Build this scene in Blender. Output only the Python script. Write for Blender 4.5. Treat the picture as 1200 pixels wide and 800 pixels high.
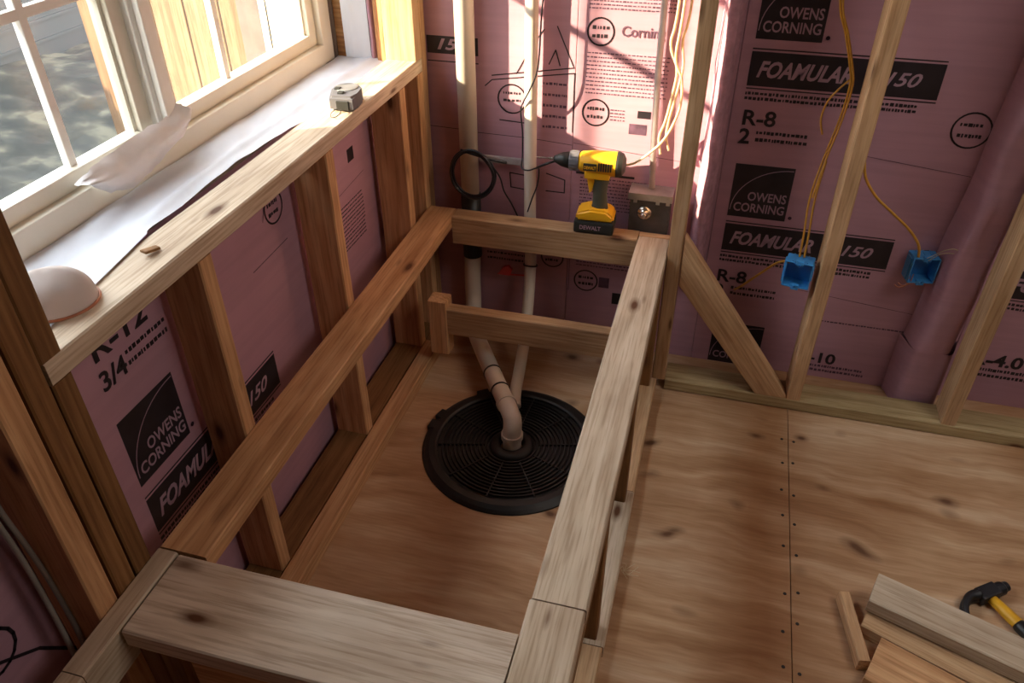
import bpy, bmesh, math, random
from mathutils import Vector, Matrix, noise
random.seed(7)
for o in list(bpy.data.objects): bpy.data.objects.remove(o)
SC = bpy.context.scene
COL = SC.collection
PI = math.pi

# ------------------------------------------------------------- camera, sky, sun, exposure
cam_data = bpy.data.cameras.new('camera'); cam = bpy.data.objects.new('camera', cam_data); COL.objects.link(cam)
_yaw, _pitch, _roll = -0.2680, -0.6297, -0.0037
fw = Vector((math.sin(_yaw)*math.cos(_pitch), math.cos(_yaw)*math.cos(_pitch), math.sin(_pitch)))
ri = Vector((math.cos(_yaw), -math.sin(_yaw), 0)); up = ri.cross(fw)
ri2 = ri*math.cos(_roll)+up*math.sin(_roll); up2 = up*math.cos(_roll)-ri*math.sin(_roll)
m = Matrix((ri2, up2, -fw)).transposed().to_4x4(); m.translation = Vector((0.8107, -1.9962, 1.5228))
cam.matrix_world = m
cam_data.sensor_width = 36; cam_data.lens = 919.15/1200*36; cam_data.clip_start = 0.02
SC.camera = cam

world = bpy.data.worlds.new('world'); SC.world = world; world.use_nodes = True
wn = world.node_tree; wn.nodes.clear()
wo = wn.nodes.new('ShaderNodeOutputWorld'); wb = wn.nodes.new('ShaderNodeBackground')
tc = wn.nodes.new('ShaderNodeTexCoord'); sp = wn.nodes.new('ShaderNodeSeparateXYZ'); cr = wn.nodes.new('ShaderNodeValToRGB')
wn.links.new(tc.outputs['Generated'], sp.inputs[0]); wn.links.new(sp.outputs['Z'], cr.inputs[0])
cr.color_ramp.elements[0].position = 0.0; cr.color_ramp.elements[0].color = (1.0, 0.93, 0.84, 1)
cr.color_ramp.elements[1].position = 0.6; cr.color_ramp.elements[1].color = (0.86, 0.91, 1.0, 1)
wn.links.new(cr.outputs[0], wb.inputs[0]); wb.inputs[1].default_value = 8.5
wn.links.new(wb.outputs[0], wo.inputs[0])

sun_d = bpy.data.lights.new('sun', 'SUN'); sun = bpy.data.objects.new('sun', sun_d); COL.objects.link(sun)
SUN_DIR = Vector((1.8, 1.0, -0.84)).normalized()
sun.rotation_euler = SUN_DIR.to_track_quat('-Z', 'Y').to_euler(); sun.location = (-4, -3, 3)
sun_d.energy = 24.0; sun_d.angle = math.radians(0.8); sun_d.color = (1.0, 0.77, 0.52)

# soft fill light added above the right of the room, no real lamp there
fill_d = bpy.data.lights.new('overhead_fill_light', 'AREA'); fill = bpy.data.objects.new('overhead_fill_light', fill_d); COL.objects.link(fill)
fill_d.shape = 'RECTANGLE'; fill_d.size = 1.2; fill_d.size_y = 1.0; fill_d.energy = 15.0; fill_d.color = (1.0, 0.90, 0.80)
fill.location = (2.15, -1.0, 2.3)
fill.rotation_euler = (Vector((1.25, -0.75, 0.0))-fill.location).to_track_quat('-Z', 'Y').to_euler()

SC.view_settings.view_transform = 'Standard'; SC.view_settings.look = 'None'
SC.view_settings.gamma = 1; SC.view_settings.exposure = 0.35; SC.view_settings.use_curve_mapping = False
try:
    SC.cycles.use_denoising = True; SC.cycles.max_bounces = 8; SC.cycles.diffuse_bounces = 5
    SC.cycles.sample_clamp_indirect = 6
except Exception: pass

# ------------------------------------------------------------- materials
def nt(name):
    mt = bpy.data.materials.new(name); mt.use_nodes = True
    n = mt.node_tree; b = n.nodes['Principled BSDF']
    return mt, n, b
def N(n, t, **k):
    x = n.nodes.new(t)
    for a, v in k.items(): setattr(x, a, v)
    return x
def ramp(n, stops, src):
    r = N(n, 'ShaderNodeValToRGB'); e = r.color_ramp.elements
    while len(e) < len(stops): e.new(0.5)
    for i, (p, c) in enumerate(stops): e[i].position = p; e[i].color = (*c, 1) if len(c) == 3 else c
    n.links.new(src, r.inputs[0]); return r
def mixc(n, fac, a, b, mode='MIX'):
    x = N(n, 'ShaderNodeMix', data_type='RGBA', blend_type=mode)
    if isinstance(fac, (int, float)): x.inputs[0].default_value = fac
    else: n.links.new(fac, x.inputs[0])
    for s, v in ((6, a), (7, b)):
        if isinstance(v, tuple): x.inputs[s].default_value = (*v, 1)
        else: n.links.new(v, x.inputs[s])
    return x.outputs[2]
def simple(name, col, rough=0.5, metal=0.0, var=0.12, scale=30, bump=0.0, **kw):
    mt, n, b = nt(name)
    t = N(n, 'ShaderNodeTexCoord'); ns = N(n, 'ShaderNodeTexNoise'); ns.inputs['Scale'].default_value = scale; ns.inputs['Detail'].default_value = 4
    n.links.new(t.outputs['Object'], ns.inputs[0])
    lo = tuple(c*(1-var) for c in col); hi = tuple(min(1, c*(1+var)) for c in col)
    r = ramp(n, [(0.3, lo), (0.7, hi)], ns.outputs[0])
    n.links.new(r.outputs[0], b.inputs['Base Color'])
    b.inputs['Roughness'].default_value = rough; b.inputs['Metallic'].default_value = metal
    if bump:
        bp = N(n, 'ShaderNodeBump'); bp.inputs['Strength'].default_value = bump; bp.inputs['Distance'].default_value = 0.004
        n.links.new(ns.outputs[0], bp.inputs['Height']); n.links.new(bp.outputs[0], b.inputs['Normal'])
    for k, v in kw.items(): b.inputs[k].default_value = v
    return mt
def wood(name, lo, mid, hi, knot=(0.11, 0.045, 0.02), grain=1.0, knots=True, stain=None, rough=0.62):
    """lumber: grain runs along local X"""
    mt, n, b = nt(name); L = n.links
    t = N(n, 'ShaderNodeTexCoord'); oi = N(n, 'ShaderNodeObjectInfo')
    off = N(n, 'ShaderNodeVectorMath', operation='MULTIPLY'); off.inputs[1].default_value = (37, 19, 53)
    cmb = N(n, 'ShaderNodeCombineXYZ')
    for i in range(3): L.new(oi.outputs['Random'], cmb.inputs[i])
    L.new(cmb.outputs[0], off.inputs[0])
    add = N(n, 'ShaderNodeVectorMath', operation='ADD'); L.new(t.outputs['Object'], add.inputs[0]); L.new(off.outputs[0], add.inputs[1])
    def mp(sc):
        mm = N(n, 'ShaderNodeMapping'); mm.inputs['Scale'].default_value = sc; L.new(add.outputs[0], mm.inputs[0]); return mm.outputs[0]
    # knots
    vo = N(n, 'ShaderNodeTexVoronoi'); vo.inputs['Scale'].default_value = 1; L.new(mp((4.0, 10, 10)), vo.inputs[0])
    kd = vo.outputs['Distance']
    # fibre noise, bent around the knots
    n1 = N(n, 'ShaderNodeTexNoise'); n1.inputs['Scale'].default_value = 1; n1.inputs['Detail'].default_value = 5; n1.inputs['Roughness'].default_value = 0.6
    L.new(mp((2.2*grain, 45*grain, 45*grain)), n1.inputs[0]); n1.inputs['Distortion'].default_value = 0.6
    n2 = N(n, 'ShaderNodeTexNoise'); n2.inputs['Scale'].default_value = 1; n2.inputs['Detail'].default_value = 6
    L.new(mp((9, 190, 190)), n2.inputs[0])
    n3 = N(n, 'ShaderNodeTexNoise'); n3.inputs['Scale'].default_value = 1; n3.inputs['Detail'].default_value = 3
    L.new(mp((4, 11, 11)), n3.inputs[0])
    wv = N(n, 'ShaderNodeTexWave', wave_type='RINGS', rings_direction='X'); wv.inputs['Scale'].default_value = 1.0
    wv.inputs['Distortion'].default_value = 5; wv.inputs['Detail'].default_value = 3; wv.inputs['Detail Scale'].default_value = 0.8
    L.new(mp((0.7, 26*grain, 26*grain)), wv.inputs[0])
    s = N(n, 'ShaderNodeMath', operation='MULTIPLY_ADD'); L.new(wv.outputs['Fac'], s.inputs[0]); s.inputs[1].default_value = 0.16
    s2 = N(n, 'ShaderNodeMath', operation='MULTIPLY_ADD'); L.new(n1.outputs[0], s2.inputs[0]); s2.inputs[1].default_value = 0.8; s2.inputs[2].default_value = 0.0
    L.new(s2.outputs[0], s.inputs[2])
    c = ramp(n, [(0.18, lo), (0.45, mid), (0.75, hi)], s.outputs[0]).outputs[0]
    f = ramp(n, [(0.36, (0.62, 0.54, 0.47)), (0.52, (1, 1, 1))], n2.outputs[0]).outputs[0]
    c = mixc(n, 0.6, c, f, 'MULTIPLY')
    f3 = ramp(n, [(0.3, (0.70, 0.62, 0.55)), (0.6, (1.06, 1.04, 1.0))], n3.outputs[0]).outputs[0]
    c = mixc(n, 0.8, c, f3, 'MULTIPLY')
    if stain: c = mixc(n, 0.75, c, stain, 'MULTIPLY')
    # every board a little different
    hv = N(n, 'ShaderNodeMath', operation='MULTIPLY_ADD'); L.new(oi.outputs['Random'], hv.inputs[0]); hv.inputs[1].default_value = 0.3; hv.inputs[2].default_value = 0.85
    hs = N(n, 'ShaderNodeHueSaturation'); L.new(c, hs.inputs['Color']); L.new(hv.outputs[0], hs.inputs['Value']); c = hs.outputs[0]
    if knots:
        k = ramp(n, [(0.05, (1, 1, 1)), (0.10, (0.45, 0.45, 0.45)), (0.17, (0, 0, 0))], kd)
        c = mixc(n, k.outputs[0], c, knot)
        v2 = N(n, 'ShaderNodeTexVoronoi'); v2.inputs['Scale'].default_value = 1; L.new(mp((3.5, 13, 13)), v2.inputs[0])
        k2 = ramp(n, [(0.045, (0.85, 0.85, 0.85)), (0.075, (0.35, 0.35, 0.35)), (0.11, (0, 0, 0))], v2.outputs['Distance'])
        c = mixc(n, k2.outputs[0], c, knot)
    L.new(c, b.inputs['Base Color']); b.inputs['Roughness'].default_value = rough
    b.inputs['Specular IOR Level'].default_value = 0.25
    bp = N(n, 'ShaderNodeBump'); bp.inputs['Strength'].default_value = 0.25; bp.inputs['Distance'].default_value = 0.002
    L.new(n2.outputs[0], bp.inputs['Height']); L.new(bp.outputs[0], b.inputs['Normal'])
    return mt
M = {}
M['pine'] = wood('fresh_pine', (0.44, 0.255, 0.13), (0.57, 0.37, 0.21), (0.67, 0.47, 0.30))
M['warm'] = wood('warm_pine', (0.46, 0.24, 0.11), (0.60, 0.35, 0.18), (0.72, 0.47, 0.27))
M['grey'] = wood('greyed_pine', (0.44, 0.34, 0.24), (0.55, 0.45, 0.34), (0.65, 0.56, 0.45))
M['pale'] = wood('pale_pine', (0.55, 0.44, 0.33), (0.70, 0.60, 0.49), (0.80, 0.72, 0.62))
M['treated'] = wood('treated_pine', (0.24, 0.18, 0.08), (0.36, 0.28, 0.15), (0.46, 0.37, 0.22))
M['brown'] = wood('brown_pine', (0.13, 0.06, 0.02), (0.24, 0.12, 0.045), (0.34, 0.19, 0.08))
M['outwood'] = wood('fence_wood', (0.15, 0.088, 0.045), (0.22, 0.14, 0.08), (0.29, 0.20, 0.12), knots=False)

def plywood():
    mt, n, b = nt('plywood'); L = n.links
    t = N(n, 'ShaderNodeTexCoord')
    def mp(sc, src=None):
        mm = N(n, 'ShaderNodeMapping'); mm.inputs['Scale'].default_value = sc; L.new(src or t.outputs['Object'], mm.inputs[0]); return mm.outputs[0]
    warp = N(n, 'ShaderNodeTexNoise'); warp.inputs['Scale'].default_value = 2.2; warp.inputs['Detail'].default_value = 3; L.new(t.outputs['Object'], warp.inputs[0])
    w2 = N(n, 'ShaderNodeVectorMath', operation='SCALE'); L.new(warp.outputs['Color'], w2.inputs[0]); w2.inputs['Scale'].default_value = 0.22
    ad = N(n, 'ShaderNodeVectorMath', operation='ADD'); L.new(t.outputs['Object'], ad.inputs[0]); L.new(w2.outputs[0], ad.inputs[1])
    n1 = N(n, 'ShaderNodeTexNoise'); n1.inputs['Scale'].default_value = 1; n1.inputs['Detail'].default_value = 6; L.new(mp((2.0, 24, 4), ad.outputs[0]), n1.inputs[0])
    n2 = N(n, 'ShaderNodeTexNoise'); n2.inputs['Scale'].default_value = 1; n2.inputs['Detail'].default_value = 5; L.new(mp((10, 160, 10)), n2.inputs[0])
    n3 = N(n, 'ShaderNodeTexNoise'); n3.inputs['Scale'].default_value = 2.6; n3.inputs['Detail'].default_value = 4; L.new(t.outputs['Object'], n3.inputs[0])
    c = ramp(n, [(0.26, (0.36, 0.20, 0.10)), (0.48, (0.50, 0.32, 0.185)), (0.70, (0.62, 0.45, 0.30))], n1.outputs[0]).outputs[0]
    f = ramp(n, [(0.35, (0.78, 0.72, 0.66)), (0.6, (1, 1, 1))], n2.outputs[0]).outputs[0]
    c = mixc(n, 0.55, c, f, 'MULTIPLY')
    f3 = ramp(n, [(0.32, (0.72, 0.58, 0.48)), (0.62, (1.05, 1.05, 1.05))], n3.outputs[0]).outputs[0]
    c = mixc(n, 0.9, c, f3, 'MULTIPLY')
    # resin-brown stain band beside the sheet joint
    sx = N(n, 'ShaderNodeSeparateXYZ'); L.new(ad.outputs[0], sx.inputs[0])
    sm_ = N(n, 'ShaderNodeMath', operation='SUBTRACT'); L.new(sx.outputs['X'], sm_.inputs[0]); sm_.inputs[1].default_value = 1.17
    sa = N(n, 'ShaderNodeMath', operation='ABSOLUTE'); L.new(sm_.outputs[0], sa.inputs[0])
    st_ = ramp(n, [(0.02, (0.75, 0.75, 0.75)), (0.16, (0, 0, 0))], sa.outputs[0])
    c = mixc(n, st_.outputs[0], c, (0.62, 0.43, 0.28), 'MULTIPLY')
    vo = N(n, 'ShaderNodeTexVoronoi'); vo.inputs['Scale'].default_value = 1; L.new(mp((5.0, 8.5, 0.0), ad.outputs[0]), vo.inputs[0])
    k = ramp(n, [(0.05, (0.9, 0.9, 0.9)), (0.10, (0.4, 0.4, 0.4)), (0.18, (0, 0, 0))], vo.outputs['Distance'])
    c = mixc(n, k.outputs[0], c, (0.09, 0.035, 0.015))
    L.new(c, b.inputs['Base Color']); b.inputs['Roughness'].default_value = 0.5; b.inputs['Specular IOR Level'].default_value = 0.3
    return mt
M['ply'] = plywood()

def foam():
    mt, n, b = nt('pink_foam'); L = n.links
    t = N(n, 'ShaderNodeTexCoord'); ns = N(n, 'ShaderNodeTexNoise'); ns.inputs['Scale'].default_value = 3; ns.inputs['Detail'].default_value = 5
    L.new(t.outputs['Object'], ns.inputs[0])
    mm = N(n, 'ShaderNodeMapping'); mm.inputs['Scale'].default_value = (3, 3, 60); L.new(t.outputs['Object'], mm.inputs[0])
    n2 = N(n, 'ShaderNodeTexNoise'); n2.inputs['Scale'].default_value = 1; n2.inputs['Detail'].default_value = 3; L.new(mm.outputs[0], n2.inputs[0])
    c = ramp(n, [(0.3, (0.42, 0.23, 0.295)), (0.7, (0.52, 0.295, 0.365))], ns.outputs[0]).outputs[0]
    f = ramp(n, [(0.4, (0.93, 0.93, 0.93)), (0.6, (1, 1, 1))], n2.outputs[0]).outputs[0]
    c = mixc(n, 1.0, c, f, 'MULTIPLY')
    L.new(c, b.inputs['Base Color']); b.inputs['Roughness'].default_value = 0.55
    bp = N(n, 'ShaderNodeBump'); bp.inputs['Strength'].default_value = 0.15; bp.inputs['Distance'].default_value = 0.01
    L.new(ns.outputs[0], bp.inputs['Height']); L.new(bp.outputs[0], b.inputs['Normal'])
    return mt
M['foam'] = foam()
M['batt'] = simple('pink_batt', (0.42, 0.22, 0.27), 0.85, var=0.2, scale=45, bump=0.9)
M['ink'] = simple('black_ink', (0.018, 0.013, 0.018), 0.5, scale=20, var=0.3)
M['ink2'] = simple('faded_ink', (0.10, 0.05, 0.085), 0.6, scale=40, var=0.4)
M['reveal'] = simple('bare_lettering', (0.40, 0.26, 0.33), 0.6)
M['pvc'] = simple('cream_pvc', (0.72, 0.64, 0.54), 0.32, var=0.05, scale=8)
M['rubber'] = simple('black_rubber', (0.012, 0.012, 0.012), 0.45)
M['lid'] = simple('black_plastic', (0.009, 0.0085, 0.0085), 0.5, var=0.4, scale=12)
M['cable'] = simple('yellow_cable', (0.62, 0.32, 0.04), 0.4, scale=60)
M['cablew'] = simple('cream_cable', (0.60, 0.50, 0.32), 0.4)
M['cableb'] = simple('black_cord', (0.012, 0.012, 0.016), 0.35)
M['greycable'] = simple('grey_cable', (0.30, 0.27, 0.24), 0.45)
M['blue'] = simple('blue_plastic', (0.05, 0.29, 0.66), 0.4, var=0.12)
M['steel'] = simple('galvanised_steel', (0.42, 0.42, 0.41), 0.42, metal=0.75, var=0.2, scale=25)
M['steeld'] = simple('dull_steel', (0.075, 0.07, 0.07), 0.5, metal=0.3, var=0.3, scale=25)
M['conduit'] = simple('grey_conduit', (0.40, 0.35, 0.35), 0.45, metal=0.2)
M['yellow'] = simple('tool_yellow', (0.80, 0.42, 0.015), 0.38, var=0.05)
M['dark'] = simple('tool_black', (0.02, 0.022, 0.02), 0.5)
M['olive'] = simple('tool_grey', (0.055, 0.06, 0.045), 0.6)
M['chrome'] = simple('chrome', (0.55, 0.52, 0.48), 0.25, metal=0.9)
M['tape'] = simple('grey_plastic', (0.13, 0.13, 0.145), 0.35)
M['white'] = simple('white_paint', (0.84, 0.81, 0.75), 0.45, var=0.05, scale=6)
M['vinyl'] = simple('cream_vinyl', (0.72, 0.66, 0.54), 0.4, var=0.05, scale=6)
M['wrap'] = simple('white_house_wrap', (0.60, 0.61, 0.66), 0.6, var=0.05, scale=9, bump=0.4)
M['tissue'] = simple('white_foam_sheet', (0.80, 0.76, 0.74), 0.7, var=0.05, scale=20, bump=0.3)
M['mask'] = simple('white_moulded_shell', (0.78, 0.70, 0.66), 0.7, var=0.06, scale=14, bump=0.2)
M['red'] = simple('red_plastic', (0.62, 0.03, 0.03), 0.3)
M['concrete'] = simple('dark_concrete', (0.10, 0.085, 0.08), 0.9, var=0.3, scale=10)
M['drywall'] = simple('unpainted_board', (0.20, 0.15, 0.12), 0.9, var=0.1, scale=5)
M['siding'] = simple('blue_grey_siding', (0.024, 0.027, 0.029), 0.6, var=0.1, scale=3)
M['hammer'] = simple('black_forged_steel', (0.03, 0.032, 0.037), 0.42, metal=0.5)
M['grip'] = simple('yellow_grip', (0.72, 0.38, 0.02), 0.45)
M['redcord'] = simple('copper_strap', (0.45, 0.16, 0.08), 0.5)
mt, n, b = nt('garden_ground')
t = N(n, 'ShaderNodeTexCoord'); ns = N(n, 'ShaderNodeTexNoise'); ns.inputs['Scale'].default_value = 7; ns.inputs['Detail'].default_value = 9
n.links.new(t.outputs['Object'], ns.inputs[0])
r = ramp(n, [(0.35, (0.003, 0.0035, 0.002)), (0.46, (0.008, 0.009, 0.006)), (0.54, (0.020, 0.019, 0.013)), (0.64, (0.065, 0.058, 0.038))], ns.outputs[0])
n.links.new(r.outputs[0], b.inputs['Base Color']); b.inputs['Roughness'].default_value = 0.95
M['ground'] = mt
mt, n, b = nt('window_glass'); n.nodes.remove(b)
out = n.nodes['Material Output']; tr = N(n, 'ShaderNodeBsdfTransparent'); tr.inputs[0].default_value = (0.93, 0.95, 0.94, 1)
gl = N(n, 'ShaderNodeBsdfGlossy'); gl.inputs['Roughness'].default_value = 0.08
df = N(n, 'ShaderNodeBsdfTranslucent'); df.inputs[0].default_value = (0.8, 0.8, 0.78, 1)
mx = N(n, 'ShaderNodeMixShader'); fr = N(n, 'ShaderNodeFresnel'); fr.inputs[0].default_value = 1.4
mx2 = N(n, 'ShaderNodeMixShader'); mx2.inputs[0].default_value = 0.009
n.links.new(tr.outputs[0], mx2.inputs[1]); n.links.new(df.outputs[0], mx2.inputs[2])
geo = N(n, 'ShaderNodeNewGeometry'); inv_ = N(n, 'ShaderNodeMath', operation='SUBTRACT'); inv_.inputs[0].default_value = 1.0; n.links.new(geo.outputs['Backfacing'], inv_.inputs[1])
fm = N(n, 'ShaderNodeMath', operation='MULTIPLY'); n.links.new(fr.outputs[0], fm.inputs[0]); n.links.new(inv_.outputs[0], fm.inputs[1])
n.links.new(fm.outputs[0], mx.inputs[0]); n.links.new(mx2.outputs[0], mx.inputs[1]); n.links.new(gl.outputs[0], mx.inputs[2]); n.links.new(mx.outputs[0], out.inputs[0])
M['glass'] = mt

# ------------------------------------------------------------- mesh helpers
def link(name, bm, mat, parent=None, smooth=False, loc=None, rot=None):
    me = bpy.data.meshes.new(name); bmesh.ops.recalc_face_normals(bm, faces=bm.faces); bm.to_mesh(me); bm.free()
    if mat: me.materials.append(mat)
    if smooth:
        for p in me.polygons: p.use_smooth = True
    o = bpy.data.objects.new(name, me); COL.objects.link(o)
    if loc: o.location = loc
    if rot: o.rotation_euler = rot
    if parent: o.parent = parent
    return o
def tag(o, label=None, cat=None, group=None, kind=None):
    if label: o['label'] = label
    if cat: o['category'] = cat
    if group: o['group'] = group
    if kind: o['kind'] = kind
    return o
def empty(name, loc, label, cat, group=None, rot=(0, 0, 0)):
    o = bpy.data.objects.new(name, None); COL.objects.link(o); o.location = loc; o.rotation_euler = rot; o.empty_display_size = 0.02
    return tag(o, label, cat, group)
def plabel(o, s): o['label'] = s; return o
def bx(bm, x0, x1, y0, y1, z0, z1, bev=0.0, M4=None):
    r = bmesh.ops.create_cube(bm, size=1)
    mm = Matrix.Translation(((x0+x1)/2, (y0+y1)/2, (z0+z1)/2)) @ Matrix.Diagonal((x1-x0, y1-y0, z1-z0, 1))
    if M4: mm = M4 @ mm
    bmesh.ops.transform(bm, matrix=mm, verts=r['verts'])
    if bev:
        vs = set(r['verts']); es = [e for e in bm.edges if e.verts[0] in vs and e.verts[1] in vs]
        bmesh.ops.bevel(bm, geom=es, offset=bev, segments=2, profile=0.6, affect='EDGES')
def sweep(bm, pts, r, seg=12, closed=False, caps=True):
    pts = [Vector(p) for p in pts]; rr = r if isinstance(r, (list, tuple)) else [r]*len(pts)
    rings = []; prev = None
    for i, p in enumerate(pts):
        if closed: t = (pts[(i+1) % len(pts)]-pts[i-1])
        else: t = pts[min(i+1, len(pts)-1)]-pts[max(i-1, 0)]
        t.normalize()
        if prev is None:
            a = Vector((0, 0, 1)) if abs(t.z) < 0.9 else Vector((1, 0, 0)); nrm = t.cross(a).normalized()
        else: nrm = (prev-t*prev.dot(t)).normalized()
        prev = nrm; bn = t.cross(nrm)
        rings.append([bm.verts.new(p+(nrm*math.cos(2*PI*k/seg)+bn*math.sin(2*PI*k/seg))*rr[i]) for k in range(seg)])
    n_ = len(rings)
    for i in range(n_ if closed else n_-1):
        A, B = rings[i], rings[(i+1) % n_]
        for k in range(seg): bm.faces.new((A[k], A[(k+1) % seg], B[(k+1) % seg], B[k]))
    if caps and not closed:
        bm.faces.new(rings[0]); bm.faces.new(rings[-1][::-1])
def smoothpath(pts, k=8):
    P = [Vector(p) for p in pts]; P = [2*P[0]-P[1]]+P+[2*P[-1]-P[-2]]; out = []
    for i in range(1, len(P)-2):
        a, b_, c, d = P[i-1:i+3]
        for j in range(k):
            t = j/k
            out.append(0.5*((2*b_)+(c-a)*t+(2*a-5*b_+4*c-d)*t*t+(3*b_-a-3*c+d)*t**3))
    out.append(P[-2]); return out
def lathe(bm, prof, seg=32, M4=Matrix.Identity(4)):
    """profile of (radius, height) about local Z"""
    rings = []
    for r, h in prof:
        if r < 1e-6: rings.append([bm.verts.new(M4 @ Vector((0, 0, h)))])
        else: rings.append([bm.verts.new(M4 @ Vector((r*math.cos(2*PI*k/seg), r*math.sin(2*PI*k/seg), h))) for k in range(seg)])
    for A, B in zip(rings, rings[1:]):
        for k in range(seg):
            k2 = (k+1) % seg
            if len(A) == 1 and len(B) == 1: continue
            if len(A) == 1: bm.faces.new((A[0], B[k], B[k2]))
            elif len(B) == 1: bm.faces.new((A[k], A[k2], B[0]))
            else: bm.faces.new((A[k], A[k2], B[k2], B[k]))
def prism(bm, poly, h0, h1, M4=Matrix.Identity(4)):
    a = [bm.verts.new(M4 @ Vector((x, y, h0))) for x, y in poly]; b_ = [bm.verts.new(M4 @ Vector((x, y, h1))) for x, y in poly]
    bm.faces.new(a[::-1]); bm.faces.new(b_)
    for i in range(len(poly)):
        j = (i+1) % len(poly); bm.faces.new((a[i], a[j], b_[j], b_[i]))
def struct(name, boxes, mat, parent=None, bev=0):
    bm = bmesh.new()
    for q in boxes: bx(bm, *q, bev=bev)
    o = link(name, bm, mat, parent)
    if not parent: o['kind'] = 'structure'
    return o

# lumber: one mesh each, local X is the grain direction
def lumber(name, x0, x1, y0, y1, z0, z1, axis, mat, label, cat='board', group=None, wob=0.0012, yaw=0.0):
    c = Vector(((x0+x1)/2, (y0+y1)/2, (z0+z1)/2)); d = (x1-x0, y1-y0, z1-z0)
    i = 'xyz'.index(axis)
    if i == 0: L, a, b_ = d[0], d[1], d[2]; R = Matrix.Identity(3)
    elif i == 1: L, a, b_ = d[1], d[0], d[2]; R = Matrix(((0, -1, 0), (1, 0, 0), (0, 0, 1)))
    else: L, a, b_ = d[2], d[0], d[1]; R = Matrix(((0, 1, 0), (0, 0, 1), (1, 0, 0)))
    if i == 2: R = Matrix(((0, 1, 0), (0, 0, 1), (1, 0, 0)))
    bm = bmesh.new(); ns_ = max(2, int(L/0.06)); sx = random.uniform(0, 50)
    # cross-section with eased corners, extruded in steps with a slight natural waviness
    ch = min(0.0028, a*0.1, b_*0.1)
    def sec(x):
        wy = (noise.noise((x*1.7+sx, 0.3, 0))*wob*2); wz = (noise.noise((x*1.7+sx, 7.3, 0))*wob*2)
        A, B = a/2, b_/2
        pts = [(-A+ch, -B), (A-ch, -B), (A, -B+ch), (A, B-ch), (A-ch, B), (-A+ch, B), (-A, B-ch), (-A, -B+ch)]
        return [bm.verts.new((x, p[0]+wy, p[1]+wz)) for p in pts]
    S = [sec(-L/2+L*k/ns_) for k in range(ns_+1)]
    for A, B in zip(S, S[1:]):
        for k in range(8): bm.faces.new((A[k], A[(k+1) % 8], B[(k+1) % 8], B[k]))
    bm.faces.new(S[0][::-1]); bm.faces.new(S[-1])
    o = link(name, bm, M[mat] if isinstance(mat, str) else mat)
    mm = R.to_4x4()
    if yaw: mm = Matrix.Rotation(yaw, 4, 'Z') @ mm
    mm.translation = c; o.matrix_world = mm
    if label: tag(o, label, cat, group)
    return o
ZT = 2.36   # top of the framing
H = 0.4615; HS = 0.8921; T = 0.038; W = 0.089; YB = 0.085

# ------------------------------------------------------------- the room
fl = bmesh.new()
bx(fl, -0.30, 1.1285, -3.4, 0.12, -0.018, 0.0); bx(fl, 1.1305, 2.9, -3.4, 0.12, -0.018, 0.0)
fo = link('floor', fl, M['ply']); fo['kind'] = 'structure'
for k in range(13):
    for dx in (-0.016, 0.014):
        bm = bmesh.new(); bmesh.ops.create_cone(bm, cap_ends=True, segments=10, radius1=0.0042, radius2=0.0036, depth=0.0008,
            matrix=Matrix.Translation((1.1295+dx+random.uniform(-0.003, 0.003), -0.22-k*0.105+random.uniform(-0.02, 0.02), 0.0004)))
        link('screw_head', bm, M['rubber'], fo)
struct('floor_slab', [(-0.6, 3.1, -3.6, 0.35, -0.15, -0.019)], M['concrete'])
struct('ceiling', [(-0.6, 3.1, -3.6, 0.35, 2.41, 2.5)], M['drywall'])
struct('wall_back', [(-0.6, 3.1, 0.125, 0.35, -0.02, 2.41)], M['concrete'])
struct('wall_right', [(2.9, 3.1, -3.6, 0.12, -0.02, 2.41)], M['drywall'])
struct('wall_rear', [(-0.6, 3.1, -3.6, -3.4, -0.02, 2.41)], M['drywall'])
WX0, WX1 = -0.33, -0.245         # window depth in the left wall
struct('wall_left', [(-0.42, -0.235, -3.4, 0.124, -0.018, 0.878), (-0.42, -0.135, -3.4, 0.124, -0.018, 0.872),
                     (-0.42, -0.24, 0.02, 0.124, 0.878, 2.41), (-0.42, -0.24, -3.4, -1.47, 0.878, 2.41),
                     (-0.42, -0.24, -1.47, 0.02, 2.06, 2.41)], M['drywall'])

# window: outer frame, mullion, two sashes with grilles
YR, YL = 0.012, -1.465; ZB, ZTOP = 0.880, 2.05; YM0, YM1 = -0.755, -0.675
wf = struct('window_1', [(-0.432, WX0-0.002, 0.0, 0.0195, ZB, ZTOP), (-0.45, -0.421, 0.0, 0.10, ZB-0.1, ZTOP+0.05), (WX0, WX1, YR-0.055, YR, ZB, ZTOP), (WX0, WX1, YL, YL+0.055, ZB, ZTOP),
                         (WX0, WX1, YL+0.055, YR-0.055, ZTOP-0.06, ZTOP), (WX0, WX1+0.002, YL+0.055, YR-0.055, ZB, ZB+0.050)], M['vinyl'], bev=0.003)
mb = bmesh.new(); bx(mb, WX0-0.002, WX1-0.002, YM0+0.014, YM1-0.014, ZB+0.05, ZTOP-0.06, bev=0.004)
bx(mb, WX1-0.03, WX1+0.012, YM0+0.026, YM1-0.022, ZB+0.052, ZTOP-0.06, bev=0.003)
plabel(link('window_mullion', mb, M['white'], wf), 'bright white post between the two sashes')
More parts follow.
